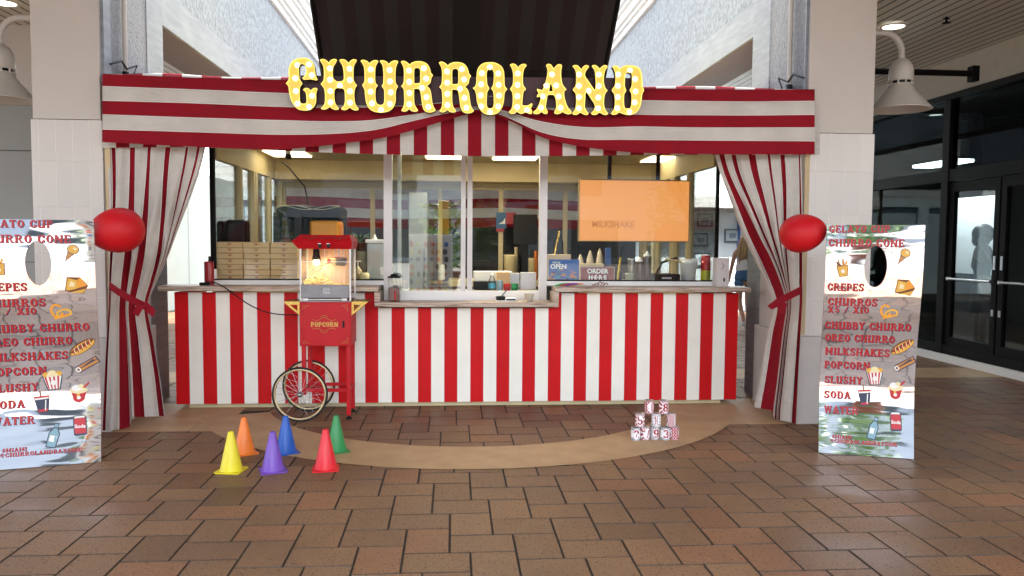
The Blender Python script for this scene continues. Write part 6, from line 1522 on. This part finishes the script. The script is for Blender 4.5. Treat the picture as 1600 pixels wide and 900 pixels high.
# left window, right part: appliance, plant, soap
Ya = 8.1
t = thing('water_boiler', 'pale grey upright appliance with a white lid in the left window', 'appliance', (X_(588, Ya), Ya+.1, zA))
a = MB(); a.box(X_(573, Ya), X_(606, Ya), Ya, Ya+.25, zA, Z_(380, Ya, 588), bev=.02); a.build('body', mat('pale_grey', (.46, .52, .52), .3), t)
a = MB(); a.box(X_(571, Ya), X_(607, Ya), Ya-.01, Ya+.26, Z_(380, Ya, 588), Z_(374, Ya, 588), bev=.008); a.build('lid', M['white'], t)
a = MB(); a.lathe([(.03, 0), (.012, .03), (.01, .05), (.001, .052)], (X_(584, Ya), Ya+.1, Z_(374, Ya, 588)), 12); a.build('lid_knob', M['white'], t)
a = MB(); a.box(X_(594, Ya), X_(604, Ya), Ya-.004, Ya, zA+.05, zA+.13); a.build('sticker', M['paper'], t)
prof('soap_bottle', 'cream pump bottle beside the cart in the left window', 'bottle', 559, 7.92, 438, 407, [(0, 0), (6, 0), (6.5, .05), (6.5, .5), (3, .62), (2, .7), (0, .7)], M['cream'], parts=(('pump', M['white'], [(1, .7), (1, .92), (5, .94), (5, .98), (0, 1)]),))
prof('cream_tub', 'round cream tub beside the pump bottle', 'tub', 569, 7.85, 438, 426, [(0, 0), (7.5, 0), (8, .7), (6, 1), (0, 1)], mat('creamtub', (.75, .66, .35), .5))
prof('beige_canister', 'beige canister under the small plant in the left window', 'canister', 565, 8.2, 438, 392, [(0, 0), (8, 0), (8, .95), (7, 1), (0, 1)], mat('khaki', (.30, .27, .18), .6))
xx, zz = X_(563, 8.2), Z_(391, 8.2, 563)
t = thing('potted_plant', 'little spiky plant in a dark brown pot in the left window', 'plant', (xx, 8.2, zz))
a = MB(); a.lathe([(.001, 0), (.04, 0), (.055, .07), (.06, .075), (.05, .08), (.001, .07)], (xx, 8.2, zz), 16); a.build('pot', mat('pot_brown', (.10, .035, .02), .5), t)
a = MB()
for i in range(16):
    q = i*.8; a.tube([(xx, 8.2, zz+.07), (xx+.05*math.cos(q), 8.2+.05*math.sin(q), zz+.15), (xx+.12*math.cos(q), 8.2+.12*math.sin(q), zz+.13+.03*(i % 3))], [.006, .006, .001], 4)
a.build('leaves', mat('plant_grey', (.10, .20, .12), .5), t)
# dark appliances in far left of the left window
for i, (x0, x1, y0, lab) in enumerate(((338, 350, 345, 'dark narrow appliance at the far left of the left window'), (352, 384, 343, 'broad dark appliance at the far left of the left window'))):
    a = MB(); a.box(X_(x0, 8.1), X_(x1, 8.1), 8.1, 8.3, zA, Z_(y0, 8.1, x0), bev=.03); one(a, 'dark_appliance', M['black'], lab, 'appliance')

# camera on the ceiling, cables
cx_, cz_ = X_(452, 8.6), Z_(244, 8.6, 452)
t = thing('security_camera', 'small black dome camera under the kiosk ceiling, left side', 'camera', (cx_, 8.6, cz_))
a = MB(); a.sphere((cx_, 8.6, cz_), .035, 14, 10); a.build('dome', M['black'], t)
a = MB(); a.cyl((cx_, 8.6, cz_+.02), .028, max(.02, 2.6-cz_-.02), 12); a.build('mount', M['white'], t)
a = MB(); a.tube([P(440, 252, 9.2), P(452, 262, 9.2), P(462, 275, 9.2), P(476, 291, 9.2), P(480, 310, 9.2), P(480, 330, 9.2)], .008, 6); one(a, 'hanging_cable', M['black'], 'black cable hanging from the ceiling behind the left window', 'cable')

# ---- hatch in the middle
Yh = 7.95
prof('water_bottle', 'small clear water bottle with a blue label behind the hatch', 'bottle', 769, 7.9, 452, 427, [(0, 0), (5.2, 0), (5.4, .05), (5.4, .62), (2.6, .84), (2, .86), (2, .97), (0, 1)], M['case_glass'], parts=(('label', mat('bluelab', (.05, .30, .42), .4), [(5.5, .22), (5.5, .48)]), ('bottle_cap', M['white'], [(2.2, .9), (2.2, 1), (0, 1)])))
prof('grey_tin', 'grey tin next to the water bottle', 'tin', 781, 7.92, 452, 438, [(0, 0), (5, 0), (5.2, .05), (5.2, .95), (4.6, 1), (0, 1)], mat('greytin', (.20, .30, .34), .4))
prof('red_tin', 'small red tin behind the hatch', 'tin', 792.5, 7.9, 452, 443, [(0, 0), (4.6, 0), (5.8, 1), (0, 1)], M['red_sign'])
prof('green_tin', 'small green tin behind the hatch', 'tin', 804.5, 7.9, 452, 443, [(0, 0), (4.6, 0), (5.8, 1), (0, 1)], mat('greentin', (.01, .20, .06), .4))
for x0, x1, y0, y1, Y, m_, lab, nm_ in ((814, 838, 426, 452, 7.98, mat('whitebox', (.60, .60, .62), .5), 'white printed carton at the right side of the hatch', 'printed_carton'), (798, 812, 427, 443, 8.02, mat('whitebox2', (.45, .46, .48), .5), 'smaller pale carton left of the white printed one', 'printed_carton'),
        (740, 762, 440, 452, 7.98, M['black'], 'low black box in the left corner of the hatch', 'black_box'), (776, 796, 425, 442, 8.15, M['card'], 'brown cardboard sleeve behind the tins', 'cardboard_sleeve')):
    a = MB(); a.box(X_(x0, Y), X_(x1, Y), Y, Y+.1, max(zB, Z_(y1, Y, x0)) if y1 > 450 else zB, Z_(y0, Y, x0), bev=.003); one(a, nm_, m_, lab, 'carton')
a = MB(); a.box(X_(740, 8.3), X_(800, 8.3), 8.25, 8.43, Z_(434, 8.3)-.03, Z_(424, 8.3), bev=.005); one(a, 'paper_stack', M['paper'], 'pale stack of paper trays behind the hatch', 'paper')
a = MB(); a.box(X_(742, 8.3), X_(790, 8.3), 8.22, 8.42, zB, Z_(434, 8.3)-.031, bev=.005); one(a, 'green_black_bin', mat('darkgreen', (.03, .05, .03), .5), 'dark open bin under the paper trays', 'bin')
# back counter items
def backitem(nm_, lab, cat, px, r, y1, m_, z0=1.10, pr=None, Y=10.0):
    x = X_(px, Y); z1 = Z_(y1, Y, px); k = Y/FPX
    a = MB(); a.lathe([(.001, z0), (r*k*.9, z0), (r*k, z1-.02), (r*k*1.05, z1), (r*k*.9, z1), (.001, z1-.02)], (x, Y, 0), 18); return one(a, nm_, m_, lab, cat)
backitem('cream_bucket', 'large cream bucket on the rear cabinet', 'bucket', 797, 10, 398, M['cream2'])
backitem('cream_pot', 'small cream pot on the rear cabinet', 'pot', 828, 8, 403, M['cream2'])
backitem('orange_bottle', 'orange bottle on the rear cabinet', 'bottle', 837, 3, 392, mat('orangeb', (.6, .16, .03), .4))
backitem('dark_jug', 'dark jug on the rear cabinet', 'jug', 815, 4, 398, M['black'])
backitem('pale_scoop', 'pale scoop standing up beside the cream bucket', 'scoop', 806, 2.6, 386, M['cream'])
Ym = 9.9; x0, x1 = X_(802, Ym), X_(839, Ym)
t = thing('monitor', 'black monitor seen from behind through the open hatch', 'monitor', ((x0+x1)/2, Ym, 1.1))
a = MB(); a.box(x0, x1, Ym, Ym+.04, Z_(382, Ym, 820), Z_(335, Ym, 820), bev=.006); a.build('display', M['black'], t)
a = MB(); xm = (x0+x1)/2; a.box(xm-.04, xm+.04, Ym+.01, Ym+.03, 1.1, Z_(380, Ym, 820)); a.box(xm-.13, xm+.13, Ym-.08, Ym+.1, 1.10, 1.115, bev=.004); a.build('stand', M['black'], t)
Yp = 10.6; x0, x1 = X_(775, Yp), X_(806, Yp)
t = thing('poster', 'blue and red poster on the rear window', 'poster', ((x0+x1)/2, Yp, 1.7))
a = MB(); a.box(x0, x0+(x1-x0)*.5, Yp, Yp+.01, Z_(357, Yp, 780), Z_(332, Yp, 780)); a.box(x0+(x1-x0)*.5, x1, Yp, Yp+.01, Z_(350, Yp, 780), Z_(332, Yp, 780), 1); a.box(x0, x0+(x1-x0)*.4, Yp, Yp+.01, Z_(362, Yp, 780), Z_(357, Yp, 780), 1)
a.build('sheet', [mat('poster_blue', (.03, .12, .26), .5), mat('poster_red', (.36, .03, .05), .5)], t)
a = MB(); a.prism([(x0+.03, Z_(350, Yp, 780)), (x0+.12, Z_(350, Yp, 780)), (x0+.12, Z_(340, Yp, 780)), (x0+.09, Z_(346, Yp, 780))], Yp-.004, Yp-.001); a.build('white_shape', M['white'], t)
# fridge and shelves behind the sliding pane
Yfz = 9.5; x0, x1 = X_(638, Yfz), X_(668, Yfz)
t = thing('steel_fridge', 'grey steel fridge inside the kiosk behind the sliding pane', 'fridge', ((x0+x1)/2, Yfz, 0))
a = MB(); a.box(x0, x1, Yfz, Yfz+.6, .05, Z_(300, Yfz, 650), bev=.01); a.build('body', mat('fridge_steel', (.36, .38, .40), .35, metal=.6), t)
a = MB(); a.tube([(x1-.04, Yfz-.03, 1.0), (x1-.04, Yfz-.03, 1.5)], .01, 8); a.build('handle', M['chrome'], t)
t = thing('paper_cup_stack', 'stack of upturned paper cups on the rear cabinet behind the sliding pane', 'cups', (X_(690, 10), 10, 1.1))
for i in range(6):
    a = MB(); a.lathe([(.045, 0), (.035, .09), (.001, .09)], (X_(690, 10), 10, 1.1+i*.02), 16); a.build('cup', M['paper'], t)
# on the lowered counter, outside
xx = X_(616, 7.50)
t = thing('drink_jar', 'square jar of dark red drink with black lid, left on the lowered counter', 'jar', (xx, 7.50, zl2))
a = MB(); hz = Z_(434, 7.5, 616)-zl2; a.box(xx-.055, xx+.055, 7.45, 7.55, zl2, zl2+hz, bev=.01); a.build('jar_body', M['case_glass'], t)
a = MB(); a.box(xx-.049, xx+.049, 7.456, 7.544, zl2+.006, zl2+hz*.6, bev=.008); a.build('red_drink', mat('red_drink', (.12, .008, .01), .15), t)
a = MB(); a.box(xx-.06, xx+.06, 7.445, 7.555, zl2+hz, zl2+hz+.014, bev=.004); a.lathe([(.045, .014), (.03, .034), (.001, .038)], (xx, 7.5, zl2+hz), 18); a.build('lid', M['black'], t)
a = MB(); a.tube([(xx+.012, 7.44, zl2+.01), (xx+.012, 7.44, zl2+.10)], .008, 8); a.build('tap', mat('tapred', (.5, .02, .02), .3), t)
xx = X_(791, 7.52)
t = thing('card_reader', 'black and white card reader lying on the lowered counter', 'card reader', (xx, 7.5, zl2))
a = MB(); a.box(xx-.10, xx+.10, 7.47, 7.56, zl2, zl2+.035, bev=.006); a.build('white_body', M['white'], t)
a = MB(); a.box(xx-.098, xx-.01, 7.462, 7.55, zl2+.012, zl2+.05, bev=.005); a.lathe([(.001, -.01), (.02, -.01), (.022, .02), (.001, .02)], (xx-.06, 7.47, zl2+.03), 14, axis='Y'); a.box(xx+.0, xx+.09, 7.462, 7.5, zl2+.012, zl2+.026, bev=.003); a.build('black_socket', M['black'], t)
a = MB(); a.tube([(xx-.05, 7.47, zl2+.045), (xx-.01, 7.49, zl2+.09), (xx+.02, 7.6, zl2+.12), (xx+.04, 7.75, zl2+.13)], .005, 6); a.build('lead', M['black'], t)
xx = X_(827, 7.52)
a = MB(); a.lathe([(.001, 0), (.035, 0), (.047, .075), (.049, .078), (.044, .076), (.034, .01), (.001, .008)], (xx, 7.5, zl2), 20); one(a, 'tip_cup', mat('tipcup', (.55, .50, .42), .3), 'small pale cup on the lowered counter below the right mullion', 'cup')

# =================================================================== lamps
def barn_lamp(axis_px, Y, side, label):
    t = thing('barn_lamp', label, 'lamp', P(axis_px, 120, Y), group='barn lamps on gooseneck arms')
    k = Y/FPX; c = P(axis_px, 172, Y) if side > 0 else P(axis_px, 157, Y)
    rim = 47*k
    a = MB(); a.lathe([(rim, 0), (rim+.004, .004), (rim*.98, .012), (rim*.78, .075), (rim*.55, .15), (rim*.40, .205), (rim*.36, .23)], c, 40)
    a.lathe([(rim*.985, .004), (rim*.76, .07), (rim*.5, .15), (.02, .2), (.001, .2)], c, 40); a.build('shade', M['lampgrey'], t)
    a = MB(); a.lathe([(rim*.30, .22), (rim*.30, .27)], c, 24); a.build('vent_core', M['black'], t)
    a = MB()
    for z in (.225, .265): a.lathe([(rim*.40, z), (rim*.42, z+.008), (rim*.40, z+.014), (rim*.34, z+.014), (rim*.34, z)], c, 30)
    for i in range(10):
        q = i*math.pi/5+.2; a.box(c.x+math.cos(q)*rim*.38-.006, c.x+math.cos(q)*rim*.38+.006, c.y+math.sin(q)*rim*.38-.006, c.y+math.sin(q)*rim*.38+.006, c.z+.225, c.z+.27)
    a.build('vent_ring', M['lampgrey'], t)
    a = MB(); a.lathe([(rim*.385, .28), (rim*.395, .32), (rim*.39, .36), (rim*.35, .41), (rim*.24, .455), (rim*.12, .475), (.022, .48)], c, 28); a.build('dome_cap', M['lampgrey'], t)
    top = c+Vector((0, 0, .475)); r_ = .18; pts = [top]
    for i in range(1, 13):
        q = math.pi/2*i/12; pts.append(top+Vector((-side*(r_-r_*math.cos(q)), 0, .05+r_*math.sin(q))))
    pts.append(pts[-1]+Vector((-side*.35, 0, .0)))
    a = MB(); a.tube(pts, .028, 12); a.build('gooseneck', M['lampgrey'], t)
    a = MB(); a.lathe([(.001, -.03), (.05, -.03), (.06, 0), (.06, .03), (.001, .03)], (c.x, c.y, c.z+.12), 16); a.build('lamp_holder', M['blackm'], t)
barn_lamp(1406, 7.15, 1, 'cream metal barn lamp on a curved arm right of the right column')
barn_lamp(3, 7.15, -1, 'cream metal barn lamp cut off at the left edge of the view')
def downlight(px, py, r, lab, es=1.6):
    c = G(px, py, 4.075)
    t = thing('ceiling_downlight', lab, 'ceiling light', c, group='round ceiling downlights')
    a = MB(); a.lathe([(r*.72, -.004), (r*.75, -.012), (r, -.012), (r*1.02, 0)], c, 28); a.build('trim_ring', M['lampgrey'], t)
    a = MB(); a.lathe([(.001, -.006), (r*.73, -.006)], c, 28); a.build('lit_disc', mat('downlight_lit', (1, 1, 1), .5, emit=(1, .97, .9), es=es), t)
downlight(1396, 41, .16, 'bright round downlight above the right barn lamp')
downlight(6, 4, .16, 'bright round downlight at the top left corner of the view')
downlight(1462, 179, .16, 'small distant round downlight over the dark shop front')
c = G(1479, 26, 4.07)
t = thing('sprinkler', 'small dark sprinkler head hanging from the slatted ceiling', 'sprinkler', c)
a = MB(); a.tube([c, c+Vector((0, 0, -.06))], .012, 8); a.lathe([(.001, -.07), (.045, -.07), (.045, -.064), (.001, -.06)], c, 10); a.tube([c+Vector((-.035, 0, -.02)), c+Vector((.035, 0, -.02))], .008, 6); a.build('head', M['blackm'], t)
t = thing('black_bracket_bar', 'horizontal black steel bar with an end plate crossing behind the right barn lamp', 'steel bar', P(1440, 116, 8.6))
a = MB(); a.tube([P(1360, 111, 8.6), P(1520, 115, 8.6)], .035, 8); a.build('bar', M['blackm'], t)
a = MB(); p = P(1521, 115, 8.6); a.box(p.x-.04, p.x+.04, 8.55, 8.65, p.z-.09, p.z+.08); a.build('end_plate', M['blackm'], t)

# =================================================================== people
def skin_mesh(verts, edges, radii, sub=2):
    me = bpy.data.meshes.new('sk'); me.from_pydata(verts, edges, []); o = bpy.data.objects.new('sk', me); col.objects.link(o)
    m = o.modifiers.new('s', 'SKIN'); m.use_smooth_shade = True
    for i, r in enumerate(radii): me.skin_vertices[0].data[i].radius = (r if isinstance(r, tuple) else (r, r))
    me.skin_vertices[0].data[0].use_root = True
    s = o.modifiers.new('d', 'SUBSURF'); s.levels = sub; s.render_levels = sub
    bpy.context.view_layer.update()
    ev = bpy.data.meshes.new_from_object(o.evaluated_get(bpy.context.evaluated_depsgraph_get()))
    vs = [v.co.copy() for v in ev.vertices]; fs = [list(p.vertices) for p in ev.polygons]
    bpy.data.objects.remove(o); return vs, fs
def skin_part(mb, chain, mi=0, sub=2):
    vs, fs = skin_mesh([c[0] for c in chain], [(i, i+1) for i in range(len(chain)-1)], [c[1] for c in chain], sub); mb.add(vs, fs, mi, True)
def person(label, base, rz, pose, H, cloth, group=None):
    t = thing('person', label, 'person', base, rz)
    k = H/1.68
    J = {'hip': (0, 0, .93), 'waist': (0, 0, 1.05), 'chest': (0, .01, 1.24), 'neckb': (0, 0, 1.40), 'neck': (0, 0, 1.47), 'head': (0, -.015, 1.56), 'crown': (0, 0, 1.655)}
    J.update(pose)
    J = {a: Vector(b)*k for a, b in J.items()}
    names = ['hip', 'waist', 'chest', 'neckb', 'neck', 'head', 'crown']
    rr_ = [(.155, .115), (.115, .085), (.145, .095), (.075, .06), (.048, .05), (.075, .092), (.05, .06)]
    vs = [J[n] for n in names]; ed = [(i, i+1) for i in range(6)]; ra_ = [(a*k, b*k) for a, b in rr_]
    def add(n, par, r):
        vs.append(J[n]); ra_.append((r*k, r*k)); ed.append((par, len(vs)-1)); return len(vs)-1
    for s in ('l', 'r'):
        i = add('sh'+s, 3, .05); i = add('el'+s, i, .036); i = add('wr'+s, i, .024); i = add('ha'+s, i, .03); 
        i = add('th'+s, 0, .09); i = add('kn'+s, i, .055); i = add('ca'+s, i, .052); i = add('an'+s, i, .033); i = add('to'+s, i, .03)
    v, f = skin_mesh(vs, ed, ra_, 2)
    a = MB(); a.add(v, f, 0, True)
    for s in ('l', 'r'):      # five fingers on each hand
        w_, h_ = J['wr'+s], J['ha'+s]; d = (h_-w_).normalized(); side = Vector((0, 1, 0)) if abs(d.y) < .8 else Vector((1, 0, 0)); side = (side-d*side.dot(d)).normalized()
        for q in range(4):
            b0 = h_+side*(q-1.5)*.017*k; ln = (.06, .07, .065, .05)[q]*k
            skin_part(a, [(b0, .009*k), (b0+d*ln*.6, .008*k), (b0+d*ln+d.cross(side)*.012*k, .006*k)], 0, 1)
        skin_part(a, [(w_.lerp(h_, .4), .012*k), (w_.lerp(h_, .7)+side*.03*k, .010*k), (h_+side*.04*k+d*.02*k, .007*k)], 0, 1)
    # face
    hd = J['head']; a.sphere(hd+Vector((0, -.09*k, -.01*k)), .016*k, 8, 6); 
    for s in (-1, 1): a.sphere(hd+Vector((s*.078*k, .0, 0)), .022*k, 8, 6, 0, (.4, .7, 1.2))
    bd = a.build('body', cloth['skin'], t, world=False)
    cloth['dress'](t, J, k)
    return t
def dress_walk(t, J, k):
    a = MB(); a.lathe([(.13, 0), (.150, .03), (.135, .12), (.130, .20), (.10, .235)], Vector((0, .0, 1.03))*k, 20, sx=1.15, sy=.85); a.build('white_crop_top', M['top'], t, world=False)
    a = MB()
    for s in (-1, 1): a.tube([Vector((s*.06, .09, 1.25))*k, Vector((s*.07, .075, 1.36))*k, Vector((s*.075, .0, 1.43))*k], .007, 6)
    a.build('shoulder_strap', M['top'], t, world=False)
    a = MB(); a.lathe([(.135, .17), (.150, .13), (.172, .04), (.176, 0), (.17, -.03), (.12, -.05)], Vector((0, 0, .90))*k, 20, sx=1.05, sy=.88)
    for s in ('l', 'r'): skin_part(a, [(J['th'+s]+Vector((0, 0, .03)), .105*k), (J['th'+s].lerp(J['kn'+s], .16), .100*k), (J['th'+s].lerp(J['kn'+s], .32), .088*k)])
    a.build('denim_shorts', M['denim'], t, world=False)
    a = MB(); hd = J['head']
    a.sphere(hd+Vector((0, .025, .02))*k, .104*k, 16, 12, 0, (.95, 1.0, 1.12))
    rr2 = random.Random(5)
    for i in range(46):
        q = rad(rr2.uniform(10, 170)); r0 = .095*k; b = hd+Vector((math.cos(q)*r0, math.sin(q)*r0*.9+.02*k, rr2.uniform(-.02, .06)*k))
        L_ = rr2.uniform(.24, .40)*k; sx = rr2.uniform(-.02, .03)
        a.tube([b, b+Vector((math.cos(q)*.035+sx*.3, .02, -L_*.35)), b+Vector((math.cos(q)*.05+sx, .035, -L_*.7)), b+Vector((math.cos(q)*.03+sx*1.5, .03, -L_))], [.016, .020, .017, .003], 6)
    a.build('long_blond_hair', M['hair'], t, world=False)
    a = MB(); c = Vector((-.20, .02, .92))*k; bm = bmesh.new(); bmesh.ops.create_cube(bm, size=1)
    for v in bm.verts: v.co = Vector((v.co.x*.06, v.co.y*.2, v.co.z*.13))*k+c
    bmesh.ops.bevel(bm, geom=bm.edges[:], offset=.018, segments=2, profile=.6, affect='EDGES'); a.bm(bm); a.tube([c+Vector((0, .07, .05))*k, Vector((-.05, .11, 1.25))*k, Vector((.08, .03, 1.43))*k], .006, 6)
    a.build('black_shoulder_bag', M['black'], t, world=False)
    for s in ('l', 'r'):
        a = MB(); skin_part(a, [(J['an'+s]+Vector((0, .025, -.035))*k, .046*k), (J['an'+s].lerp(J['to'+s], .55)+Vector((0, 0, -.015))*k, .044*k), (J['to'+s]+Vector((0, 0, -.006))*k, .034*k)]); a.build('sneaker', M['shoe'], t, world=False)
wp = G(1161, 513)
person('woman with long blond hair, white top and denim shorts walking away right of the stall', (wp.x, wp.y, 0), rad(178), {
    'shl': (-.17, 0, 1.38), 'ell': (-.23, .08, 1.13), 'wrl': (-.17, -.12, 1.06), 'hal': (-.13, -.19, 1.07), 'shr': (.17, 0, 1.38), 'elr': (.24, .03, 1.12), 'wrr': (.24, -.08, .92), 'har': (.24, -.10, .86),
    'thl': (-.09, 0, .86), 'knl': (-.09, -.04, .49), 'cal': (-.09, .0, .36), 'anl': (-.09, .0, .09), 'tol': (-.10, -.14, .03),
    'thr': (.09, 0, .86), 'knr': (.10, .04, .50), 'car': (.11, .14, .40), 'anr': (.11, .33, .20), 'tor': (.11, .34, .06)}, 1.74, {'skin': M['skin'], 'dress': dress_walk})
def dress_dark(t, J, k):
    dk = mat('dark_dress', (.012, .012, .014), .8)
    a = MB(); a.lathe([(.19, .55), (.18, .75), (.165, .90), (.12, 1.05), (.15, 1.25), (.12, 1.38), (.06, 1.42)], (0, 0, 0), 20, sx=1.0, sy=.8); a.build('dark_dress', dk, t, world=False)
    a = MB(); hd = J['head']; a.sphere(hd+Vector((0, .02, .03))*k, .135*k, 16, 12, 0, (1.25, 1.0, 1.05)); a.sphere(hd+Vector((.09, .04, -.06))*k, .09*k, 12, 8); a.sphere(hd+Vector((-.09, .04, -.06))*k, .08*k, 12, 8)
    a.build('dark_hair', M['hair_dark'], t, world=False)
    a = MB(); 
    for s in ('l', 'r'): skin_part(a, [(J['an'+s]+Vector((0, .02, -.03))*k, .04*k), (J['to'+s], .03*k)])
    a.build('shoes', dk, t, world=False)
pp_ = XP(1537, 360, SX+1.25)  # figure added here in place of a reflection in the door
person('dark silhouetted person with bushy hair and one bent arm placed behind the glass door to stand for a reflection', (pp_.x, pp_.y, 0.012), rad(75), {
    'shl': (-.17, 0, 1.38), 'ell': (-.34, -.05, 1.14), 'wrl': (-.52, -.12, .98), 'hal': (-.58, -.14, .94), 'shr': (.17, 0, 1.38), 'elr': (.24, .03, 1.12), 'wrr': (.15, -.14, .98), 'har': (.10, -.18, .97),
    'thl': (-.09, 0, .86), 'knl': (-.10, -.02, .49), 'cal': (-.1, .0, .36), 'anl': (-.10, .0, .09), 'tol': (-.10, -.14, .03),
    'thr': (.09, 0, .86), 'knr': (.10, -.02, .50), 'car': (.11, .0, .36), 'anr': (.11, .0, .09), 'tor': (.11, -.14, .03)}, 1.84, {'skin': mat('shadow_skin', (.06, .035, .025), .6), 'dress': dress_dark})
